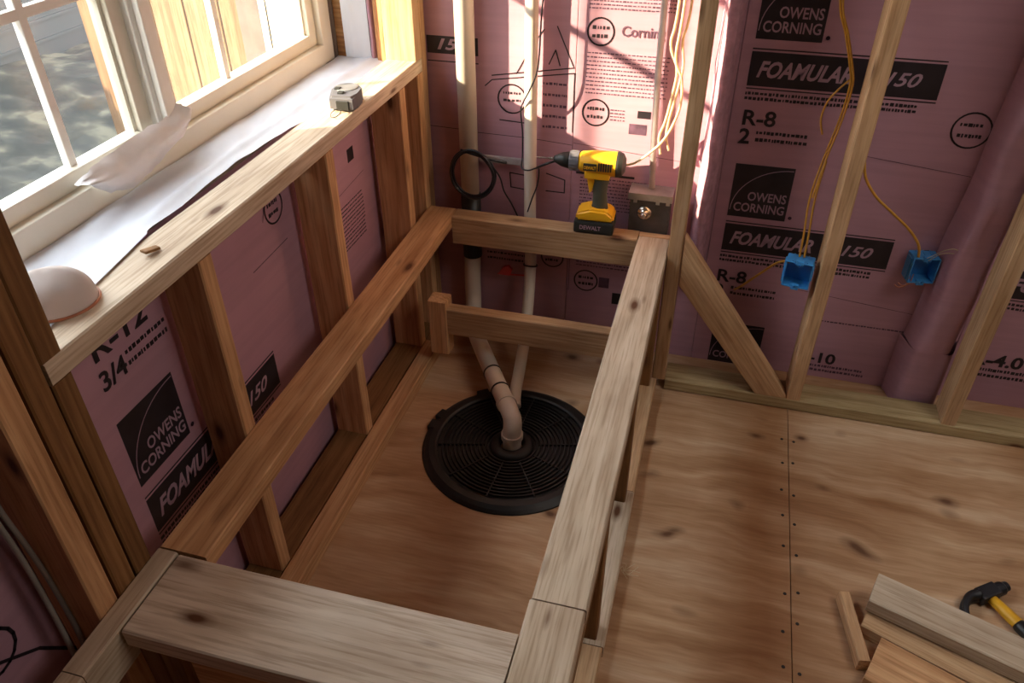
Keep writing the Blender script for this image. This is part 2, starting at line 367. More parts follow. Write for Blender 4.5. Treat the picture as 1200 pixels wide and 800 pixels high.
def sash(y0, y1, munts, zs, xf):
    bm = bmesh.new(); s = 0.036
    bx(bm, xf-0.035, xf, y0, y0+s, ZB+0.05, ZTOP-0.06, bev=0.003); bx(bm, xf-0.035, xf, y1-s, y1, ZB+0.05, ZTOP-0.06, bev=0.003)
    bx(bm, xf-0.035, xf, y0+s, y1-s, ZB+0.05, ZB+0.082, bev=0.003); bx(bm, xf-0.035, xf, y0+s, y1-s, ZTOP-0.1, ZTOP-0.06, bev=0.003)
    bx(bm, xf-0.032, xf-0.012, y0+s, y0+s+0.008, ZB+0.082, ZTOP-0.1); bx(bm, xf-0.032, xf-0.012, y1-s-0.008, y1-s, ZB+0.082, ZTOP-0.1)
    f = link('sash_frame', bm, M['vinyl'], wf)
    bm = bmesh.new()
    for y in munts: bx(bm, xf-0.03, xf-0.014, y-0.0085, y+0.0085, ZB+0.08, ZTOP-0.1, bev=0.002)
    for z in zs: bx(bm, xf-0.0295, xf-0.0145, y0+s, y1-s, z-0.0085, z+0.0085, bev=0.002)
    link('muntin_grille', bm, M['white'], f)
    bm = bmesh.new(); bx(bm, xf-0.024, xf-0.021, y0+s, y1-s, ZB+0.082, ZTOP-0.1)
    link('glass_pane', bm, M['glass'], f)
sash(-1.41, -0.738, (-0.945, -1.165), (1.215, 1.48, 1.75), -0.262)
sash(-0.692, -0.043, (-0.445,), (1.30, 1.56, 1.80), -0.262)

# outdoors
def ext(name, bm, mat, label, cat, group=None): return tag(link(name, bm, mat), label, cat, group)
gm = bmesh.new(); bmesh.ops.create_grid(gm, x_segments=60, y_segments=60, size=4.5)
for v in gm.verts:
    v.co.x = v.co.x-4.95; v.co.y += 0.3; v.co.z = -0.30+max(0, (-1.2-v.co.x))*0.19+noise.noise(v.co*1.3)*0.10+noise.noise(v.co*5)*0.03
link('ground', gm, M['ground'])['kind'] = 'structure'
sm = bmesh.new()
for k in range(11):
    z0 = 0.04+k*0.115
    bx(sm, -3.4-0.0, -3.36, -2.3, 4.6, z0, z0+0.118, M4=None, bev=0.004)
    bx(sm, -3.36, -3.35, -2.3, 4.6, z0, z0+0.018)
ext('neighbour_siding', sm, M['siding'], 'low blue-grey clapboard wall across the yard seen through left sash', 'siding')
fe = empty('board_fence', (-0.75, 0.55, -0.25), 'sunlit tan board screen just outside the right window sash', 'fence')
xx = -0.45
for k in range(8):
    w_ = 0.135
    bm = bmesh.new(); bx(bm, -0.8, 0.85, -w_/2, w_/2, -0.011, 0.011, bev=0.002)
    o = link('fence_board', bm, M['outwood'], fe)
    o.matrix_parent_inverse = Matrix.Identity(4)
    mm = Matrix(((0, 1, 0), (0, 0, 1), (1, 0, 0))).to_4x4(); mm.translation = Vector((xx-k*0.142+0.75, 0, 0.75)); o.matrix_local = mm
bm = bmesh.new(); bx(bm, -0.62, 0.38, 0.012, 0.05, 0.35, 0.44, bev=0.003); link('fence_rail', bm, M['outwood'], fe)
lumber('yard_post', -1.62, -1.53, 0.62, 0.71, -0.32, 0.92, 'z', 'outwood', 'sunlit tan wooden post standing in the yard behind left sash', 'post')
# unseen additions: block keeps sun off left sash, pole shadows the back wall
bm = bmesh.new(); bx(bm, -5.6, -3.75, -6.4, -3.63, -0.35, 4.6, bev=0.01)
for k in range(26): bx(bm, -3.75, -3.735, -6.4, -3.63, -0.3+k*0.15, -0.28+k*0.15)
ext('exterior_sun_blocker', bm, M['siding'], 'tall unseen clapboard block added beyond the yard to stop the sun', 'sun blocker')
pm = bmesh.new(); sweep(pm, [(-1.382, -0.937, -0.33), (-1.382, -0.937, 2.4)], 0.0085, 12)
tag(link('shadow_pole', pm, M['steeld'], smooth=True), 'slim unseen dark metal pole added outside the window for its shadow', 'pole')

# ------------------------------------------------------------- foam boards with print
def fboard(name, x0, x1, label, axis='x', y=None):
    bm = bmesh.new()
    if axis == 'x': bx(bm, x0, x1, YB, 0.122, 0.0, 2.40, bev=0.0015)
    else: bx(bm, -0.134, -0.105, x0, x1, 0.0, y, bev=0.0015)
    return tag(link(name, bm, M['foam']), label, 'insulation board', 'pink foam insulation boards')
FB1 = fboard('foam_board', -0.134, 0.4175, 'pink foam board in the back corner behind the two plastic pipes')
FB2 = fboard('foam_board', 0.4185, 0.832, 'pink foam board with fine print behind the cordless drill')
FB3 = fboard('foam_board', 0.833, 1.56, 'pink foam board with two large logo squares behind the blue boxes')
FB4 = fboard('foam_board', 1.561, 2.89, 'pink foam board right of the rightmost stud')
FL1 = fboard('foam_board', -1.295, -0.465, 'pink foam board with black logo square, under near half of window sill', 'y', 0.868)
FL2 = FL1
FL3 = fboard('foam_board', -0.463, 0.084, 'pink foam board under far end of window sill', 'y', 0.868)
FL4 = fboard('foam_board', -3.2, -1.297, 'dark shadowed pink foam board at lower left behind grey cables', 'y', 0.868)
E_ = 0.0006
def plane_m(side, u, v, d=0.0, rot=0.0):
    if side == 'b': mm = Matrix(((1, 0, 0), (0, 0, -1), (0, 1, 0))).to_4x4(); mm.translation = Vector((u, YB-d, v))
    else: mm = Matrix(((0, 0, 1), (1, 0, 0), (0, 1, 0))).to_4x4(); mm.translation = Vector((-0.105+d, u, v))
    if rot: mm = mm @ Matrix.Rotation(rot, 4, 'Z')
    return mm
def text(parent, side, u, v, s, size, mat, d=0.0012, width=None, shear=0.0, bold=0.0, name='printed_lettering', rot=0.0, align='LEFT', spacing=1.0):
    cu = bpy.data.curves.new('t', 'FONT'); cu.body = s; cu.size = size; cu.shear = shear; cu.offset = bold; cu.extrude = 0.0002; cu.align_x = align
    cu.resolution_u = 3; cu.space_character = spacing
    t_ = bpy.data.objects.new('t', cu); COL.objects.link(t_); bpy.context.view_layer.update()
    me = bpy.data.meshes.new_from_object(t_.evaluated_get(bpy.context.evaluated_depsgraph_get()))
    bpy.data.objects.remove(t_)
    me.materials.clear(); me.materials.append(mat)
    o = bpy.data.objects.new(name, me); COL.objects.link(o)
    mm = plane_m(side, u, v, d, rot) if isinstance(side, str) else side
    if width:
        xs = [v_.co.x for v_ in me.vertices]; wd = max(xs)-min(xs) if xs else 1
        me.transform(Matrix.Diagonal((width/wd, 1, 1, 1)))
    if parent: o.parent = parent; o.matrix_parent_inverse = parent.matrix_world.inverted()
    o.matrix_world = mm
    return o
def onplane(parent, side, bm, mat, name, u=0, v=0, d=0.0, rot=0.0):
    o = link(name, bm, mat, parent); o.matrix_world = plane_m(side, u, v, d, rot); return o
def strokes(parent, side, lines, r, mat, name, d=0.0008):
    """ink strokes: flat ribbons in wall coordinates"""
    for L in lines:
        bm = bmesh.new()
        for (a0, b0), (a1, b1) in zip(L, L[1:]):
            dv = Vector((a1-a0, b1-b0)); ln = dv.length
            if ln < 1e-6: continue
            dv /= ln; nv = Vector((-dv.y, dv.x))*r; ex = dv*r*0.6
            q = [(a0-ex.x+nv.x, b0-ex.y+nv.y), (a0-ex.x-nv.x, b0-ex.y-nv.y), (a1+ex.x-nv.x, b1+ex.y-nv.y), (a1+ex.x+nv.x, b1+ex.y+nv.y)]
            bm.faces.new([bm.verts.new((x, y, 0)) for x, y in q])
        onplane(parent, side, bm, mat, name, d=d)
def circ(cx, cy, r, n_=28, a0=0, a1=2*PI, ry=None): return [(cx+r*math.cos(a0+(a1-a0)*k/n_), cy+(ry or r)*math.sin(a0+(a1-a0)*k/n_)) for k in range(n_+1)]
def panel(parent, side, u0, u1, v0, v1, name='printed_panel', mat=None):
    bm = bmesh.new(); bx(bm, u0, u1, v0, v1, 0, E_); return onplane(parent, side, bm, mat or M['ink'], name)
def fine(parent, side, u0, u1, v, h=0.006, n_=None, mat=None, name='fine_print', rows=1, gap=0.011, seed=1):
    """rows of print too small to read: short dashes of varied length"""
    rnd = random.Random(seed); bm = bmesh.new()
    for r_ in range(rows):
        if r_ and gap > 0.0155: onplane(parent, side, bm, mat or M['ink2'], name); bm = bmesh.new()
        x = u0; vv = v-r_*gap
        while x < u1-0.004:
            w_ = rnd.uniform(0.003, 0.010)
            if True:
                bx(bm, x, min(x+w_, u1), vv-h*rnd.uniform(0.3, 0.5), vv+h*rnd.uniform(0.3, 0.5), 0, E_)
            x += w_+rnd.uniform(0.0015, 0.004)
    return onplane(parent, side, bm, mat or M['ink2'], name)
def logo(parent, side, u, v, s=0.155):
    p = panel(parent, side, u, u+s, v, v+s, 'logo_square')
    text(p, side, u+0.045*s/0.155, v+0.052*s/0.155, 'OWENS', 0.036*s/0.155, M['reveal'], width=0.102*s/0.155, bold=0.0006, name='logo_lettering')
    text(p, side, u+0.012*s/0.155, v+0.018*s/0.155, 'CORNING', 0.036*s/0.155, M['reveal'], width=0.135*s/0.155, bold=0.0006, name='logo_lettering')
    cv = [(u+0.004+s*0.95*(1-math.cos(a)), v+0.02+s*0.82*math.sin(a)) for a in [PI/2*k/14 for k in range(15)]]
    strokes(p, side, [cv], 0.0011, M['reveal'], 'logo_arc', d=0.0012)
    strokes(parent, side, [circ(u+s+0.012, v+0.012, 0.003, 8)], 0.002, M['ink2'], 'printed_dot')
def band(parent, side, u, v, w=0.447, h=0.085, full=True):
    p = panel(parent, side, u, u+w, v, v+h, 'name_band')
    text(p, side, u+0.018, v+0.024, 'FOAMULAR', 0.055, M['reveal'], width=0.225, shear=0.35, bold=0.0016, name='band_lettering')
    text(p, side, u+w-0.135, v+0.027, '150', 0.046, M['reveal'], width=0.08, shear=0.35, bold=0.0008, name='band_lettering')
    panel(parent, side, u, u+w, v-0.008, v-0.005, 'printed_rule'); panel(parent, side, u, u+w, v+h+0.005, v+h+0.008, 'printed_rule')
    fine(parent, side, u, u+w*0.92, v-0.019, 0.009, seed=int(abs(u*1000)), rows=2, gap=0.013, mat=M['ink'])
# right-hand board
logo(FB3, 'b', 0.862, 0.988); band(FB3, 'b', 0.86, 0.873)
text(FB3, 'b', 0.862, 0.772, 'R-8', 0.056, M['ink'], width=0.082, bold=0.001)
text(FB3, 'b', 0.862, 0.722, '2', 0.056, M['ink'], width=0.028, bold=0.0014)
fine(FB3, 'b', 0.905, 1.035, 0.753, 0.010, rows=2, gap=0.019, mat=M['ink'], seed=3)
logo(FB3, 'b', 0.868, 0.509); band(FB3, 'b', 0.868, 0.400)
text(FB3, 'b', 0.868, 0.296, 'R-8', 0.056, M['ink'], width=0.082, bold=0.001)
text(FB3, 'b', 0.868, 0.246, '2', 0.056, M['ink'], width=0.028, bold=0.0014)
fine(FB3, 'b', 0.915, 1.045, 0.278, 0.010, rows=2, gap=0.019, mat=M['ink'], seed=5)
logo(FB3, 'b', 0.885, 0.002, 0.15)
text(FB3, 'b', 1.145, 0.055, 'R-10', 0.052, M['ink'], width=0.108, bold=0.0012)
fine(FB3, 'b', 1.185, 1.345, 0.043, 0.009, rows=2, gap=0.016, mat=M['ink2'], seed=6)
fine(FB3, 'b', 1.15, 1.44, 0.205, 0.005, rows=1, mat=M['ink2'], seed=8)
strokes(FB3, 'b', [[(1.10, 0.30), (1.42, 0.268)], [(1.16, 0.720), (1.44, 0.690)]], 0.0007, M['ink2'], 'printed_line')
# round code stamps on the right board
def stamp(par, side, u, v, r, ry=None):
    strokes(par, side, [circ(u, v, r, ry=ry)], 0.0022, M['ink'], 'round_stamp')
    fine(par, side, u-r*0.65, u+r*0.65, v+r*0.30, 0.010, rows=2, gap=r*0.62, mat=M['ink'], seed=int(u*900), name='stamp_print')
stamp(FB3, 'b', 1.405, 0.807, 0.044); stamp(FB3, 'b', 1.405, 0.43, 0.042)
# board beyond the right stud
logo(FB4, 'b', 1.604, 0.50, 0.14); band(FB4, 'b', 1.612, 0.36); text(FB4, 'b', 1.612, 0.135, 'R-4.0', 0.055, M['ink'], width=0.13, bold=0.0016)
fine(FB4, 'b', 1.625, 1.80, 0.118, 0.012, rows=2, gap=0.020, mat=M['ink'], seed=12)
# middle board: certification print
stamp(FB2, 'b', 0.479, 0.979, 0.034); stamp(FB2, 'b', 0.478, 0.767, 0.036)
text(FB2, 'b', 0.532, 0.972, 'Corning', 0.036, M['ink2'], width=0.11, bold=0.0006)
fine(FB2, 'b', 0.446, 0.664, 1.072, 0.004, rows=5, gap=0.009, seed=21); fine(FB2, 'b', 0.446, 0.662, 0.925, 0.004, rows=11, gap=0.0105, seed=22)
panel(FB2, 'b', 0.572, 0.620, 0.716, 0.745, 'printed_block', M['ink2']); panel(FB2, 'b', 0.592, 0.628, 0.762, 0.782, 'printed_block', M['ink'])
fine(FB2, 'b', 0.518, 0.558, 0.778, 0.004, rows=4, gap=0.009, seed=23)
fine(FB2, 'b', 0.445, 0.64, 0.575, 0.004, rows=10, gap=0.0105, seed=24, mat=M['ink2'])
panel(FB2, 'b', 0.432, 0.6, 0.585, 0.592, 'printed_rule', M['ink'])
stamp(FB2, 'b', 0.479, 0.232, 0.036); panel(FB2, 'b', 0.52, 0.552, 0.214, 0.250, 'printed_block', M['ink2']); panel(FB2, 'b', 0.565, 0.61, 0.16, 0.2, 'printed_block', M['ink'])
fine(FB2, 'b', 0.445, 0.63, 0.33, 0.004, rows=5, gap=0.011, seed=25)
strokes(FB2, 'b', [[(0.421, 0.675), (0.72, 0.652)], [(0.425, 0.30), (0.425, 0.19)]], 0.0008, M['ink2'], 'printed_line')
# corner board
b_ = panel(FB1, 'b', 0.0, 0.147, 0.893, 0.940, 'name_band'); text(b_, 'b', 0.02, 0.905, '150', 0.04, M['reveal'], width=0.09, shear=0.3, bold=0.001, name='band_lettering')
panel(FB1, 'b', 0.0, 0.147, 0.871, 0.874, 'printed_rule')
strokes(FB1, 'b', [circ(0.242, 0.784, 0.040)], 0.0020, M['ink'], 'round_stamp')
fine(FB1, 'b', 0.217, 0.268, 0.800, 0.008, rows=2, gap=0.02, mat=M['ink'], seed=31, name='stamp_print')
strokes(FB1, 'b', [[(0.185, 0.833), (0.416, 0.868), (0.416, 0.705)], [(0.165, 0.815), (0.185, 0.833)], [(0.185, 0.845), (0.414, 0.882)],
                   [(0.255, 0.855), (0.30, 0.935), (0.330, 0.975)], [(0.412, 0.885), (0.365, 0.985)], [(0.375, 0.885), (0.362, 0.925), (0.345, 0.887)], [(0.206, 0.722), (0.30, 0.718)]], 0.0016, M['ink'], 'drawn_sign')
fine(FB1, 'b', 0.33, 0.40, 0.835, 0.008, rows=5, gap=0.030, mat=M['ink2'], seed=32)
strokes(FB1, 'b', [[(0.14, 0.678), (0.30, 0.676), (0.416, 0.668)], [(-0.1, 0.688), (0.10, 0.682)]], 0.0008, M['ink'], 'printed_line')
strokes(FB1, 'b', [[(0.235, 0.565), (0.30, 0.56), (0.30, 0.515), (0.238, 0.52), (0.235, 0.565)], [(0.345, 0.575), (0.40, 0.56), (0.40, 0.52), (0.345, 0.52)]], 0.0018, M['ink'], 'drawn_sign')
stamp(FB1, 'b', 0.37, 0.30, 0.034); fine(FB1, 'b', 0.16, 0.30, 0.33, 0.008, rows=4, gap=0.02, mat=M['ink'], seed=33)
# left wall boards
text(FL1, 'l', -1.210, 0.750, 'R-12', 0.062, M['ink'], width=0.135, bold=0.0012)
text(FL1, 'l', -1.212, 0.692, '3/4', 0.052, M['ink'], width=0.062, bold=0.001)
fine(FL1, 'l', -1.142, -1.035, 0.725, 0.010, rows=2, gap=0.022, mat=M['ink'], seed=41)
logo(FL1, 'l', -1.212, 0.470, 0.152); band(FL1, 'l', -1.214, 0.350, w=0.470)
text(FL1, 'l', -1.21, 0.268, 'R-12', 0.052, M['ink'], width=0.12, bold=0.0012)
stamp(FL2, 'l', -0.63, 0.752, 0.036)
strokes(FL2, 'l', [[(-0.75, 0.655), (-0.60, 0.660)], [(-0.68, 0.74), (-0.655, 0.79)]], 0.0012, M['ink2'], 'printed_line')
panel(FL3, 'l', -0.26, -0.225, 0.70, 0.735, 'printed_block'); fine(FL3, 'l', -0.34, -0.2, 0.60, 0.004, rows=12, gap=0.011, seed=44, mat=M['ink'])
panel(FL3, 'l', -0.33, -0.27, 0.79, 0.80, 'printed_block'); stamp(FL3, 'l', -0.38, 0.47, 0.036)
strokes(FL3, 'l', [[(-0.4, 0.635), (-0.18, 0.648)]], 0.0008, M['ink2'], 'printed_line')
strokes(FL4, 'l', [[(-1.62, 0.50), (-1.5, 0.40), (-1.42, 0.28)], circ(-1.56, 0.47, 0.04, 16)], 0.003, M['ink'], 'drawn_line')

# ------------------------------------------------------------- framing: left wall
GL = 'left wall studs'
lumber('window_sill_plate', -W, 0, -1.372, 0.038, HS-T, HS, 'y', 'grey', 'long flat timber plate under the window, tape measure on it', 'timber plate')
lumber('bottom_plate', -W, -0.0005, -2.0, 0.084, 0.0, T, 'y', 'brown', 'timber plate on the floor along left wall, colour darkened for shade', 'timber plate')  # darker brown wood stands in for the shade on this plate
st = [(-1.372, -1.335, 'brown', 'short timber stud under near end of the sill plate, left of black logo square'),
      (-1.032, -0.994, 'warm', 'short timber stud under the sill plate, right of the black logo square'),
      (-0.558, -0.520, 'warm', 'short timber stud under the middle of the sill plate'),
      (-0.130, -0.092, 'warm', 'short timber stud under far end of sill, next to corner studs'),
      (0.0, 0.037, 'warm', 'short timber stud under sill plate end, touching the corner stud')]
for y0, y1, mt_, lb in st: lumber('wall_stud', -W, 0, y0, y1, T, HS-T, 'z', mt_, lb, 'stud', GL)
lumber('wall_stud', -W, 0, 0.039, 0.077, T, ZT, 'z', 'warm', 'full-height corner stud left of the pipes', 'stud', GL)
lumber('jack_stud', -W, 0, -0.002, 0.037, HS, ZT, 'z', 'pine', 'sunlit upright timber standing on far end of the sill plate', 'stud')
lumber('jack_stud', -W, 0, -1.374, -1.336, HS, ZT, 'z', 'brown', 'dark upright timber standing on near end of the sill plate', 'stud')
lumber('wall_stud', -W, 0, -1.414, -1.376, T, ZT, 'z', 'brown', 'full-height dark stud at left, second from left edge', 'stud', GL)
lumber('wall_stud', -W, 0, -1.460, -1.4185, T, ZT, 'z', 'warm', 'leftmost full-height stud with orange narrow face', 'stud', GL)

# ------------------------------------------------------------- framing: back and right
lumber('bottom_plate', 0.767, 2.6, -0.10, -0.011, 0.0, T, 'x', 'treated', 'greenish treated timber plate on floor along the back wall', 'timber plate')
lumber('back_stud', 0.727, 0.765, -0.10, -0.011, T, ZT, 'z', 'pine', 'upright timber at back corner of the raised frame, beside diagonal brace', 'stud', 'back wall studs')
lumber('back_stud', 1.118, 1.156, -0.10, -0.011, T, ZT, 'z', 'pine', 'upright timber in front of name band, at foot of diagonal brace', 'stud', 'back wall studs')
lumber('back_stud', 1.534, 1.572, -0.10, -0.011, T, ZT, 'z', 'pine', 'rightmost upright timber against the back wall', 'stud', 'back wall studs')
# diagonal brace: local X along the brace
A_ = Vector((0.7655, 0, 0.520)); B2 = Vector((1.117, 0, 0.043)); dd = (B2-A_).normalized(); nn = Vector((0, 1, 0)).cross(dd)
mmb = Matrix((dd, Vector((0, 1, 0)), dd.cross(Vector((0, 1, 0))))).transposed().to_4x4(); mmb.translation = Vector((0.95, -0.081, 0.25))
inv = mmb.inverted(); bm = bmesh.new()
pg = [(0.7670, 0.372), (0.7670, 0.520), (1.1160, 0.046), (1.1160, 0.0395), (1.028, 0.0395)]
fa = [bm.verts.new(inv @ Vector((x, -0.100, z))) for x, z in pg]; fb = [bm.verts.new(inv @ Vector((x, -0.062, z))) for x, z in pg]
bm.faces.new(fa); bm.faces.new(fb[::-1])
for i in range(5): bm.faces.new((fa[i], fb[i], fb[(i+1) % 5], fa[(i+1) % 5]))
bmesh.ops.bevel(bm, geom=list(bm.edges), offset=0.002, segments=2, affect='EDGES')
ob = link('diagonal_brace', bm, M['pine']); ob.matrix_world = mmb; tag(ob, 'diagonal timber brace from the frame corner down to the floor plate', 'brace')

# ------------------------------------------------------------- raised frame round the sump
lumber('frame_side_rail', 0.001, 0.090, -1.314, 0.018, H-T, H, 'y', 'warm', 'left orange-toned top timber of the raised frame', 'timber rail')
lumber('frame_back_rail', 0.0905, 0.6355, -0.038, 0.020, H-W, H, 'x', 'pine', 'back cross timber of the raised frame, drill standing on it', 'timber rail')
lumber('frame_corner_block', 0.637, 0.7255, -0.009, 0.020, H-W, H-0.001, 'x', 'pine', 'short timber block behind far end of the right rail', 'timber block')
lumber('frame_side_rail', 0.636, 0.725, -1.2495, -0.012, H-T, H, 'y', 'grey', 'long right top timber of the raised frame, pale and greyed', 'timber rail')
lumber('frame_side_rail', 0.634, 0.724, -1.95, -1.2515, H-T, H-0.0005, 'y', 'grey', 'near continuation of the right top timber, past the butt joint', 'timber rail')
lumber('frame_front_board', 0.045, 0.6325, -1.470, -1.318, H-T, H, 'x', 'pale', 'wide flat pale board across near end of the raised frame', 'board')
lumber('frame_edge_rail', 0.001, 0.040, -1.548, -1.317, H-W, H-0.002, 'y', 'grey', 'narrow timber on edge along left end of the wide board', 'timber rail')
lumber('frame_edge_rail', 0.001, 0.040, -2.0, -1.550, H-W, H-0.002, 'y', 'grey', 'narrow timber on edge at bottom left corner, past the butt joint', 'timber rail')
lumber('frame_front_joist', 0.137, 0.634, -1.455, -1.417, 0.28, H-T-0.001, 'x', 'warm', 'orange timber on edge under the wide flat board', 'joist')
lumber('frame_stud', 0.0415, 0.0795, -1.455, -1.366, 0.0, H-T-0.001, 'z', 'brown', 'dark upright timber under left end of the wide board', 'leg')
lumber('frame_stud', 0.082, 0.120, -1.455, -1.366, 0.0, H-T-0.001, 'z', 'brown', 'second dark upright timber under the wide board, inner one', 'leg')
lumber('cross_timber', 0.118, 0.655, -0.200, -0.162, 0.155, 0.244, 'x', 'pine', 'lower cross timber above the black lid, pipes passing under it', 'timber rail')
lumber('cross_timber_block', 0.060, 0.1170, -0.203, -0.150, 0.082, 0.266, 'z', 'warm', 'short upright block holding left end of the lower cross timber', 'timber block')
lumber('floor_batten', 0.004, 0.052, -1.45, -0.105, 0.0, 0.046, 'y', 'warm', 'narrow orange batten lying on floor left of black lid', 'batten')
# low wall under the right rail
lumber('low_wall_plate', 0.660, 0.7415, -0.575, -0.103, 0.0, T, 'y', 'pine', 'floor plate under far end of the right rail', 'timber plate')
lumber('low_wall_plate', 0.655, 0.7430, -1.03, -0.577, 0.0, T, 'y', 'grey', 'pale weathered floor plate under middle of the right rail', 'timber plate')
lumber('low_wall_plate', 0.655, 0.7400, -1.95, -1.032, 0.0, T, 'y', 'pine', 'floor plate under near end of the right rail', 'timber plate')
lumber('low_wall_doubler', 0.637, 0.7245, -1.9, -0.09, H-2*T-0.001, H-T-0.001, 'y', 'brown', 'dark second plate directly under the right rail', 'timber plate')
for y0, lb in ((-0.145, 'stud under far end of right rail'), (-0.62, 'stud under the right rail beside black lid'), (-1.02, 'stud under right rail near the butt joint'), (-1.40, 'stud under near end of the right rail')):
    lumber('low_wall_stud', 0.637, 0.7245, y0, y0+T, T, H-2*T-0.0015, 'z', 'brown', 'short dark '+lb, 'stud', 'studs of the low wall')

# ------------------------------------------------------------- scrap pile and hammer on the floor
def plank(name, p, ang, L, w_, t_, z, mat, label):
    """p: left-far corner in plan; board runs along ang, width to its right"""
    d = Vector((math.cos(ang), math.sin(ang), 0)); s = Vector((d.y, -d.x, 0)); c = Vector((p[0], p[1], 0))+d*L/2+s*w_/2
    o = lumber(name, -L/2, L/2, -w_/2, w_/2, -t_/2, t_/2, 'x', mat, label, 'offcut', 'timber offcuts piled on the floor')
    mm = Matrix.Rotation(ang, 4, 'Z'); mm.translation = Vector((c.x, c.y, z+t_/2)); o.matrix_world = mm; return o
AN = math.atan2(-0.094, 0.271)
plank('timber_offcut', (1.304, -0.714), AN, 0.62, 0.086, 0.038, 0.0385, 'grey', 'topmost pale offcut of the floor pile, next to hammer')
plank('timber_offcut', (1.290, -0.774), AN-0.05, 0.55, 0.062, 0.038, 0.0, 'pine', 'offcut lying on floor directly under the topmost one')
plank('timber_offcut', (1.251, -0.748), -1.40, 0.17, 0.024, 0.034, 0.0, 'pine', 'slim short offcut across left end of the floor pile')
plank('timber_offcut', (1.306, -0.852), AN-0.06, 0.50, 0.115, 0.0375, 0.0, 'warm', 'front orange-toned offcut at the bottom edge of picture')

hm = empty('claw_hammer', (1.545, -0.665, 0.0), 'black claw hammer with yellow handle lying on plywood floor', 'hammer', rot=(0, 0, math.atan2(0.085, 0.115)))
bm = bmesh.new()   # local X: claw (-) to face (+); handle towards -Y
lathe(bm, [(0, 0.030), (0.0135, 0.030), (0.0145, 0.034), (0.0145, 0.048), (0.011, 0.053), (0.0105, 0.062)], 20, Matrix.Translation((0, 0, 0.017)) @ Matrix.Rotation(PI/2, 4, 'Y') @ Matrix.Translation((0, 0, -0.0)) @ Matrix.Diagonal((1, 1, 1, 1)) @ Matrix.Translation((0, 0, 0)))
bx(bm, -0.016, 0.034, -0.014, 0.016, 0.004, 0.031, bev=0.004)
link('hammer_face', bm, M['hammer'], hm, smooth=False)
bm = bmesh.new()
for sgn in (-1, 1):
    pts = [(-0.010, 0.003, 0.0175+sgn*0.006), (-0.030, 0.006, 0.0175+sgn*0.007), (-0.052, -0.002, 0.0175+sgn*0.0085), (-0.070, -0.018, 0.0175+sgn*0.010), (-0.080, -0.038, 0.0175+sgn*0.011)]
    sweep(bm, smoothpath(pts, 5), [0.0115-0.008*k/20 for k in range(21)], 10)
link('hammer_claw', bm, M['hammer'], hm, smooth=True)
bm = bmesh.new(); sweep(bm, [(0.008, -0.010, 0.0175), (0.008, -0.05, 0.0175), (0.008, -0.085, 0.0175), (0.008, -0.17, 0.018), (0.008, -0.18, 0.018)], [0.0105, 0.0125, 0.013, 0.0125, 0.010], 14)
link('hammer_handle', bm, M['grip'], hm, smooth=True)
bm = bmesh.new(); sweep(bm, [(0.008, -0.075, 0.0175), (0.008, -0.08, 0.0175), (0.008, -0.17, 0.019), (0.008, -0.29, 0.019), (0.008, -0.305, 0.019)], [0.0128, 0.0145, 0.0150, 0.0165, 0.013], 14)
link('hammer_grip', bm, M['rubber'], hm, smooth=True)

hm.scale = (1.1, 1.1, 1.0)
# ------------------------------------------------------------- sump lid
LC = Vector((0.388, -0.464, 0))
lid = empty('sump_lid', (LC.x, LC.y, 0.0005), 'round black ribbed plastic sump lid set on the plywood floor', 'lid')
bm = bmesh.new(); prof = [(0.030, 0.0), (0.030, 0.006)]
r_ = 0.066
while r_ < 0.198:
    prof += [(r_, 0.006), (r_+0.0015, 0.0125), (r_+0.0045, 0.0125), (r_+0.006, 0.006)]; r_ += 0.0112
prof += [(0.206, 0.006), (0.206, 0.0), (0.030, 0.0)]
lathe(bm, prof, 72); link('ribbed_plate', bm, M['lid'], lid)
bm = bmesh.new(); lathe(bm, [(0.2062, 0.0), (0.2062, 0.013), (0.212, 0.017), (0.229, 0.016), (0.240, 0.010), (0.247, 0.004), (0.248, 0.0), (0.2062, 0.0)], 72)
for a in (2.85, 3.05, 2.2, 0.4): bx(bm, -0.018, 0.018, -0.012, 0.012, 0.0, 0.016, bev=0.003, M4=Matrix.Rotation(a, 4, 'Z') @ Matrix.Translation((0.238, 0, 0)) @ Matrix.Rotation(PI/2, 4, 'Z'))
link('outer_rim', bm, M['lid'], lid, smooth=False)
for k in range(10):
    a = 2*PI*k/10+0.25; bm = bmesh.new(); bx(bm, 0.075, 0.204, -0.0015, 0.0015, 0.006, 0.0135, M4=Matrix.Rotation(a, 4, 'Z')); link('radial_rib', bm, M['lid'], lid)
bm = bmesh.new(); lathe(bm, [(0.034, 0.006), (0.034, 0.020), (0.040, 0.022), (0.056, 0.018), (0.062, 0.010), (0.062, 0.006), (0.034, 0.006)], 40); link('hub_collar', bm, M['lid'], lid, smooth=True)

# ------------------------------------------------------------- pipes
def pipe(parent, name, pts, r, mat='pvc', k=8, seg=20, smooth_=True, straight=False):
    bm = bmesh.new(); sweep(bm, pts if straight else smoothpath(pts, k), r, seg); o = link(name, bm, M[mat], parent, smooth=True)
    return o
def ring(parent, name, p, d, r, w_, mat, t_=0.002):
    """a band round a pipe: centre p, axis d"""
    q = Vector(d).normalized().to_track_quat('Z', 'Y').to_matrix().to_4x4(); q.translation = Vector(p)
    bm = bmesh.new(); lathe(bm, [(r, -w_/2), (r+t_, -w_/2), (r+t_, w_/2), (r, w_/2), (r, -w_/2)], 24, q); return link(name, bm, M[mat], parent, smooth=False)
def root(name, label, cat, group=None, loc=(0, 0, 0)):
    o = empty(name, loc, label, cat, group); return o
P1 = root('drain_pipe', 'thick cream pipe bending across the floor into the black lid', 'pipe', 'cream plastic pipes')
